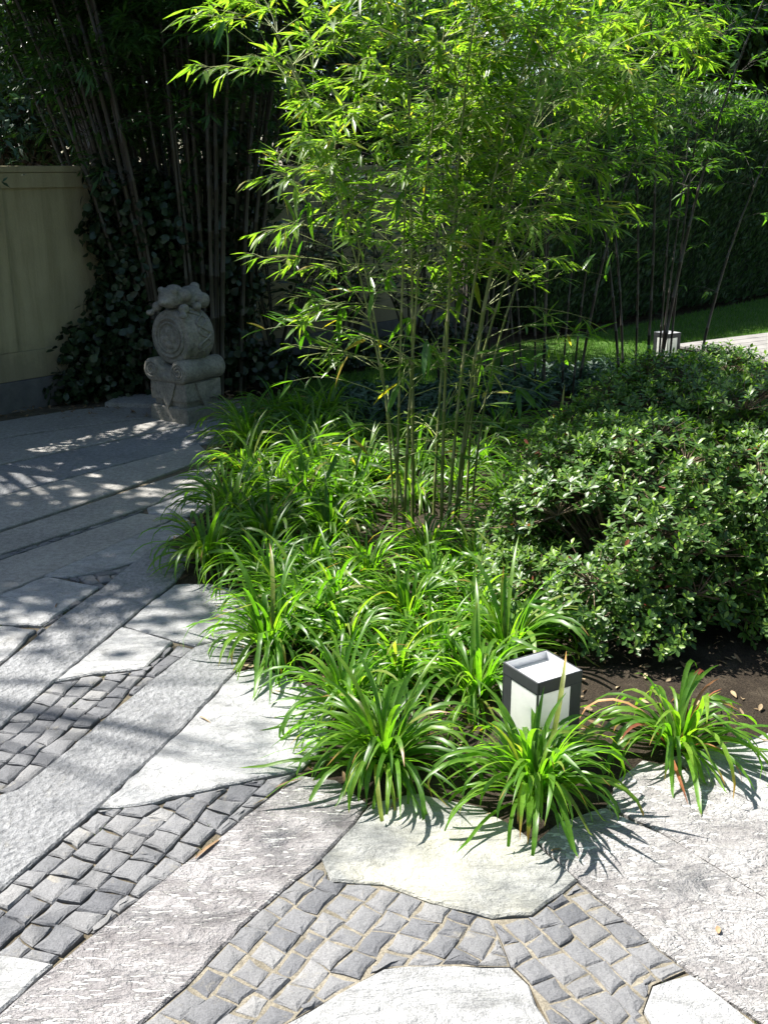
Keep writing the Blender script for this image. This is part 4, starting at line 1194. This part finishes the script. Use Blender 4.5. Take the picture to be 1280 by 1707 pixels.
mound('ground_cover', 'dark creeping ground cover along the foot of the wall right of the grove', 'ground cover',
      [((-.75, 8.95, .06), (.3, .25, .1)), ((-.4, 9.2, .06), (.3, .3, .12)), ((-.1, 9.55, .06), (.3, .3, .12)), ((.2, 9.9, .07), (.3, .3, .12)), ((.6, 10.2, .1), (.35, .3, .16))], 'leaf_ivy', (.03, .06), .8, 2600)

# ================================================================== trees
def tree(name, label, loc, H, crowns, leaves, mat='leaf_tree', L=(.07, .13), wr=.5, trunk=.12, shape='tiny', clusters=26, cr=(.35, .6), group=None, lean=(0, 0)):
    t = empty(name, loc); tag(t, label, 'tree', group); tb = Tubes(); lv = Leaves(shape, .1)
    q = []; r = []
    for k in range(9):
        s = k / 8
        q.append((lean[0] * s + .10 * math.sin(s * 5 + loc[0]), lean[1] * s + .10 * math.cos(s * 4 + loc[1]) - .1, -.05 + H * .8 * s)); r.append(trunk * (1 - .75 * s) * (1.35 if k == 0 else 1))
    tb.add(q, r, 9)
    per = leaves // (len(crowns) * clusters)
    for c, rad in crowns:
        c = Vector(c)
        for k in range(clusters):
            v = Vector((rng.gauss(0, 1), rng.gauss(0, 1), rng.gauss(0, 1))).normalized(); s = rng.random() ** .4
            p = c + Vector((v.x * rad[0], v.y * rad[1], v.z * rad[2])) * s
            b = Vector(q[min(8, max(2, int(p.z / (H * .8) * 8 * .75)))])
            mid = b.lerp(p, .5) + Vector((rv(-.1, .1), rv(-.1, .1), .15))
            tb.add([b, mid, p], [trunk * .28, trunk * .16, .008], 5, False)
            R0 = rv(*cr)
            g = nrg.normal(size=(per, 3)) * np.array([R0, R0, R0 * .6]) * .55 + np.array(p)
            D = nrg.normal(size=(per, 3)) + np.array([0, 0, -.4]); Nn = nrg.normal(size=(per, 3)) * .7 + np.array([0, 0, 1])
            ll = nrg.uniform(L[0], L[1], per)
            lv.addn(g, D, Nn, ll, ll * wr, nrg.uniform(0, .25, per), nrg.random(per))
    tb.build('trunk', M['bark'], t); tag(lv.build('crown', M[mat], t), kind='stuff')
    return t
G2 = 'trees beyond the wall and hedge'
# tall trees left of the picture shade the paving, the wall and the carved stone
tree('garden_tree', 'tall leafy tree behind the wall shading the paving', (-5.8, 9.0, 0), 7.5, [((.9, 1.2, 5.2), (1.9, 1.2, 1.2)), ((1.0, -2.8, 5.2), (1.5, .35, .45)), ((-.6, .6, 5.4), (1.4, 1.4, 1.1))], 18000, trunk=.2, clusters=26, cr=(.5, .8), L=(.10, .17), group=G2)
tree('garden_tree', 'slender thinly leaved tree by the wall whose twigs dapple the paving', (-4.9, 4.9, 0), 7.2, [((.3, .0, 6.6), (1.3, 1.3, .9))], 430, trunk=.1, clusters=12, cr=(.4, .6), L=(.06, .10), group=G2)
tree('garden_tree', 'blue green leaved tree whose low branches hang over the wall', (-3.15, 6.65, 0), 4.6, [((.42, .25, 1.95), (.28, .3, .38)), ((-.4, 2.2, 3.9), (.9, .9, .7)), ((.55, .80, 3.9), (.72, .8, .5))], 12000, 'leaf_conifer', (.04, .08), .4, trunk=.1, clusters=30, cr=(.25, .4), group=G2)  # both upper crowns are out of view, added to shade wall foot and bed
tree('garden_tree', 'sunlit light green tree seen over the top of the wall', (-5.2, 13.5, 0), 6, [((0, 0, 2.6), (2.0, 1.2, 1.3)), ((1.5, 1, 3.2), (1.6, 1.2, 1.4))], 12000, trunk=.15, clusters=40, cr=(.4, .7), group=G2)
tree('garden_tree', 'dark leafy tree filling the gap behind the bamboo grove', (-1.8, 12.8, 0), 7, [((0, 0, 3.0), (1.8, 1.2, 1.5)), ((-.6, 0, 5.0), (1.5, 1.5, 1.2))], 9000, trunk=.18, clusters=34, cr=(.5, .8), group=G2)
tree('garden_tree', 'dark evergreen close behind the wall and the bamboo grove', (-3.3, 10.6, 0), 5, [((0, 0, 2.1), (1.2, .8, .9)), ((.9, .7, 2.2), (1.1, .8, 1.0))], 14000, 'leaf_laurel', (.07, .12), .4, trunk=.12, clusters=30, cr=(.35, .55), group=G2)
tree('garden_tree', 'dark evergreen behind the wall and the laurels', (-.9, 11.6, 0), 5.5, [((0, 0, 2.1), (1.1, .8, .9)), ((1.0, .7, 2.2), (1.0, .8, .9)), ((-.7, -.9, 4.6), (1.2, .9, .7))], 18000, 'leaf_laurel', (.07, .12), .4, trunk=.12, clusters=30, cr=(.35, .55), group=G2)  # topmost crown is out of view, added to shade the lawn
tree('garden_tree', 'dark leafy tree behind the end of the wall', (.4, 14.6, 0), 6, [((0, 0, 2.6), (1.9, 1.1, 1.3)), ((.3, .2, 3.3), (1.4, 1.0, .8))], 9000, trunk=.2, clusters=34, cr=(.5, .8), group=G2)
tree('garden_tree', 'dark leafy tree rising behind the hedge', (4.4, 17.6, 0), 8, [((0, 0, 3.4), (2.4, 1.4, 1.6)), ((0, 0, 5.8), (2.2, 2.0, 1.4))], 16000, L=(.13, .22), trunk=.2, clusters=34, cr=(.5, .8), group=G2)
tree('garden_tree', 'dense dark tree showing above the clipped hedge', (6.6, 18.6, 0), 8, [((0, 0, 3.0), (2.0, 1.2, 1.8)), ((0, 0, 5.0), (2.0, 1.6, 1.4))], 16000, L=(.13, .22), trunk=.2, clusters=34, cr=(.5, .8), group=G2)
tree('garden_tree', 'broad dark tree behind the far run of the hedge', (8.6, 20.6, 0), 9, [((0, 0, 3.6), (2.6, 1.6, 1.8)), ((0, 0, 6.2), (2.4, 2.0, 1.6))], 16000, L=(.13, .22), trunk=.22, clusters=34, cr=(.5, .8), group=G2)

# added trees, unseen beside and behind the camera, to dim the low sky light
for (x, y, hh, lb) in ((8.5, 4.0, 9, 'unseen leafy tree added to dim the sky light on the far side of the azaleas'), (6.5, -4.5, 10, 'unseen leafy tree added to dim the sky light across the paving from the azaleas'), (.5, -8.5, 10, 'unseen leafy tree added to dim the sky light at the open end of the paving'), (-6.5, -3.5, 9, 'unseen leafy tree added to dim the sky light where the wall comes nearest the paving'), (11.5, 11.0, 9, 'unseen leafy tree added to dim the sky light at the deck end of the lawn')):
    tree('garden_tree', lb, (x, y, 0), hh, [((0, 0, hh * .38), (2.8, 2.8, hh * .26)), ((0, 0, hh * .72), (2.6, 2.6, hh * .26))], 7000, trunk=.25, clusters=36, cr=(.8, 1.2), L=(.20, .32), wr=.55, group=G2)

# ================================================================== litter, moss and stray leaves
lt = Leaves('oval', .15)
cnt = 0
while cnt < 2600:
    x, y = nrg.uniform(-1.0, 3.2), nrg.uniform(2.35, 8.2)
    if not in_poly(x, y, bed_poly): continue
    a = nrg.uniform(0, 6.28); L = nrg.uniform(.015, .05)
    lt.add((x, y, soil_z(x, y) + nrg.uniform(.003, .012)), (math.cos(a), math.sin(a), nrg.normal(0, .2)), (nrg.normal(0, .3), nrg.normal(0, .3), 1), L, L * nrg.uniform(.2, .5), nrg.uniform(-.3, .3), nrg.random()); cnt += 1
while cnt < 3300:
    x, y = nrg.uniform(-3.2, -.6), nrg.uniform(7.2, 8.6)
    a = nrg.uniform(0, 6.28); L = nrg.uniform(.02, .06)
    lt.add((x, y, .006 + nrg.uniform(0, .01)), (math.cos(a), math.sin(a), nrg.normal(0, .2)), (nrg.normal(0, .3), nrg.normal(0, .3), 1), L, L * nrg.uniform(.2, .5), nrg.uniform(-.3, .3), nrg.random() * .6); cnt += 1
tag(lt.build('leaf_litter', M['leaf_dry']), 'scattered dry leaf litter on the dark soil of the bed', 'leaf litter', kind='stuff')

ms = Leaves('blade', .1)
def moss_line(a, b, n, r=.006):
    for k in range(n):
        t = rng.random(); x = a[0] + (b[0] - a[0]) * t + rng.gauss(0, r); y = a[1] + (b[1] - a[1]) * t + rng.gauss(0, r)
        an = rv(0, 6.28); ms.add((x, y, -.014), (math.cos(an) * .8, math.sin(an) * .8, 1), (math.cos(an + 1), math.sin(an + 1), .2), rv(.010, .022), .004, .3, rng.random())
for outl, n in ((SLABS[1][1], 130), (SLABS[4][1], 260), (SLABS[10][1], 160), (SLABS[7][1], 120), (SLABS[11][1], 120), (SLABS[14][1], 120), (SLABS[15][1], 120), (SLABS[3][1], 120), (SLABS[5][1], 60)):
    for i in range(len(outl)):
        a, b = Vector(outl[i]), Vector(outl[(i + 1) % len(outl)]); 
        if rng.random() < .55: moss_line(a, b, int(n / len(outl) * rv(.4, 2.2)))
for zone, ang, deep in COBBLE_ZONES[:2]:
    for k in range(14):
        x0 = rng.choice(zone); x1 = rng.choice(zone); f = rng.random()
        c = (x0[0] * f + x1[0] * (1 - f), x0[1] * f + x1[1] * (1 - f)); moss_line(c, (c[0] + .02, c[1] + .05), 8, .008)
tag(ms.build('joint_moss', M['moss']), 'thin green moss and tiny weeds in the paving joints', 'moss', kind='stuff')

def fallen(p, L, W, rz, label):
    lf = Leaves('long', .25); lf.add((0, 0, 0), (1, 0, .05), (0, .2, 1), L, W, .12, .5)
    o = lf.build('fallen_leaf', M['leaf_dry_obj']); o.location = (p[0], p[1], p[2] if len(p) > 2 else .006); o.rotation_euler = (0, 0, rz); tag(o, label, 'leaf', 'fallen leaves')
fallen((-.47, 2.30, .004), .12, .012, R(62), 'dry bamboo sheath lying along the joint between cobbles and chiselled strip')
fallen((-.58, 3.03), .06, .007, R(-40), 'thin dry blade lying on the smooth pale slab')
fallen((.02, 2.52), .10, .014, R(70), 'pale dry stalk under the grass clump at the tip of the bed')
fallen((.42, 2.33), .035, .010, R(20), 'tiny dark dry leaf on the slab before the lantern clump')
fallen((-.63, 3.86), .03, .012, R(30), 'curled brown leaf on the shaded pale slab by the lone clump')
fallen((.75, 2.02, .008), .03, .012, R(80), 'small reddish leaf on the slanting chiselled slab')
fallen((-1.28, 3.9), .06, .006, R(100), 'dry twig lying across the small joint stones')
fallen((-.30, 2.62), .09, .010, R(40), 'straw coloured blade at the corner where cobbles meet the bed')
print('objects', len(bpy.data.objects))
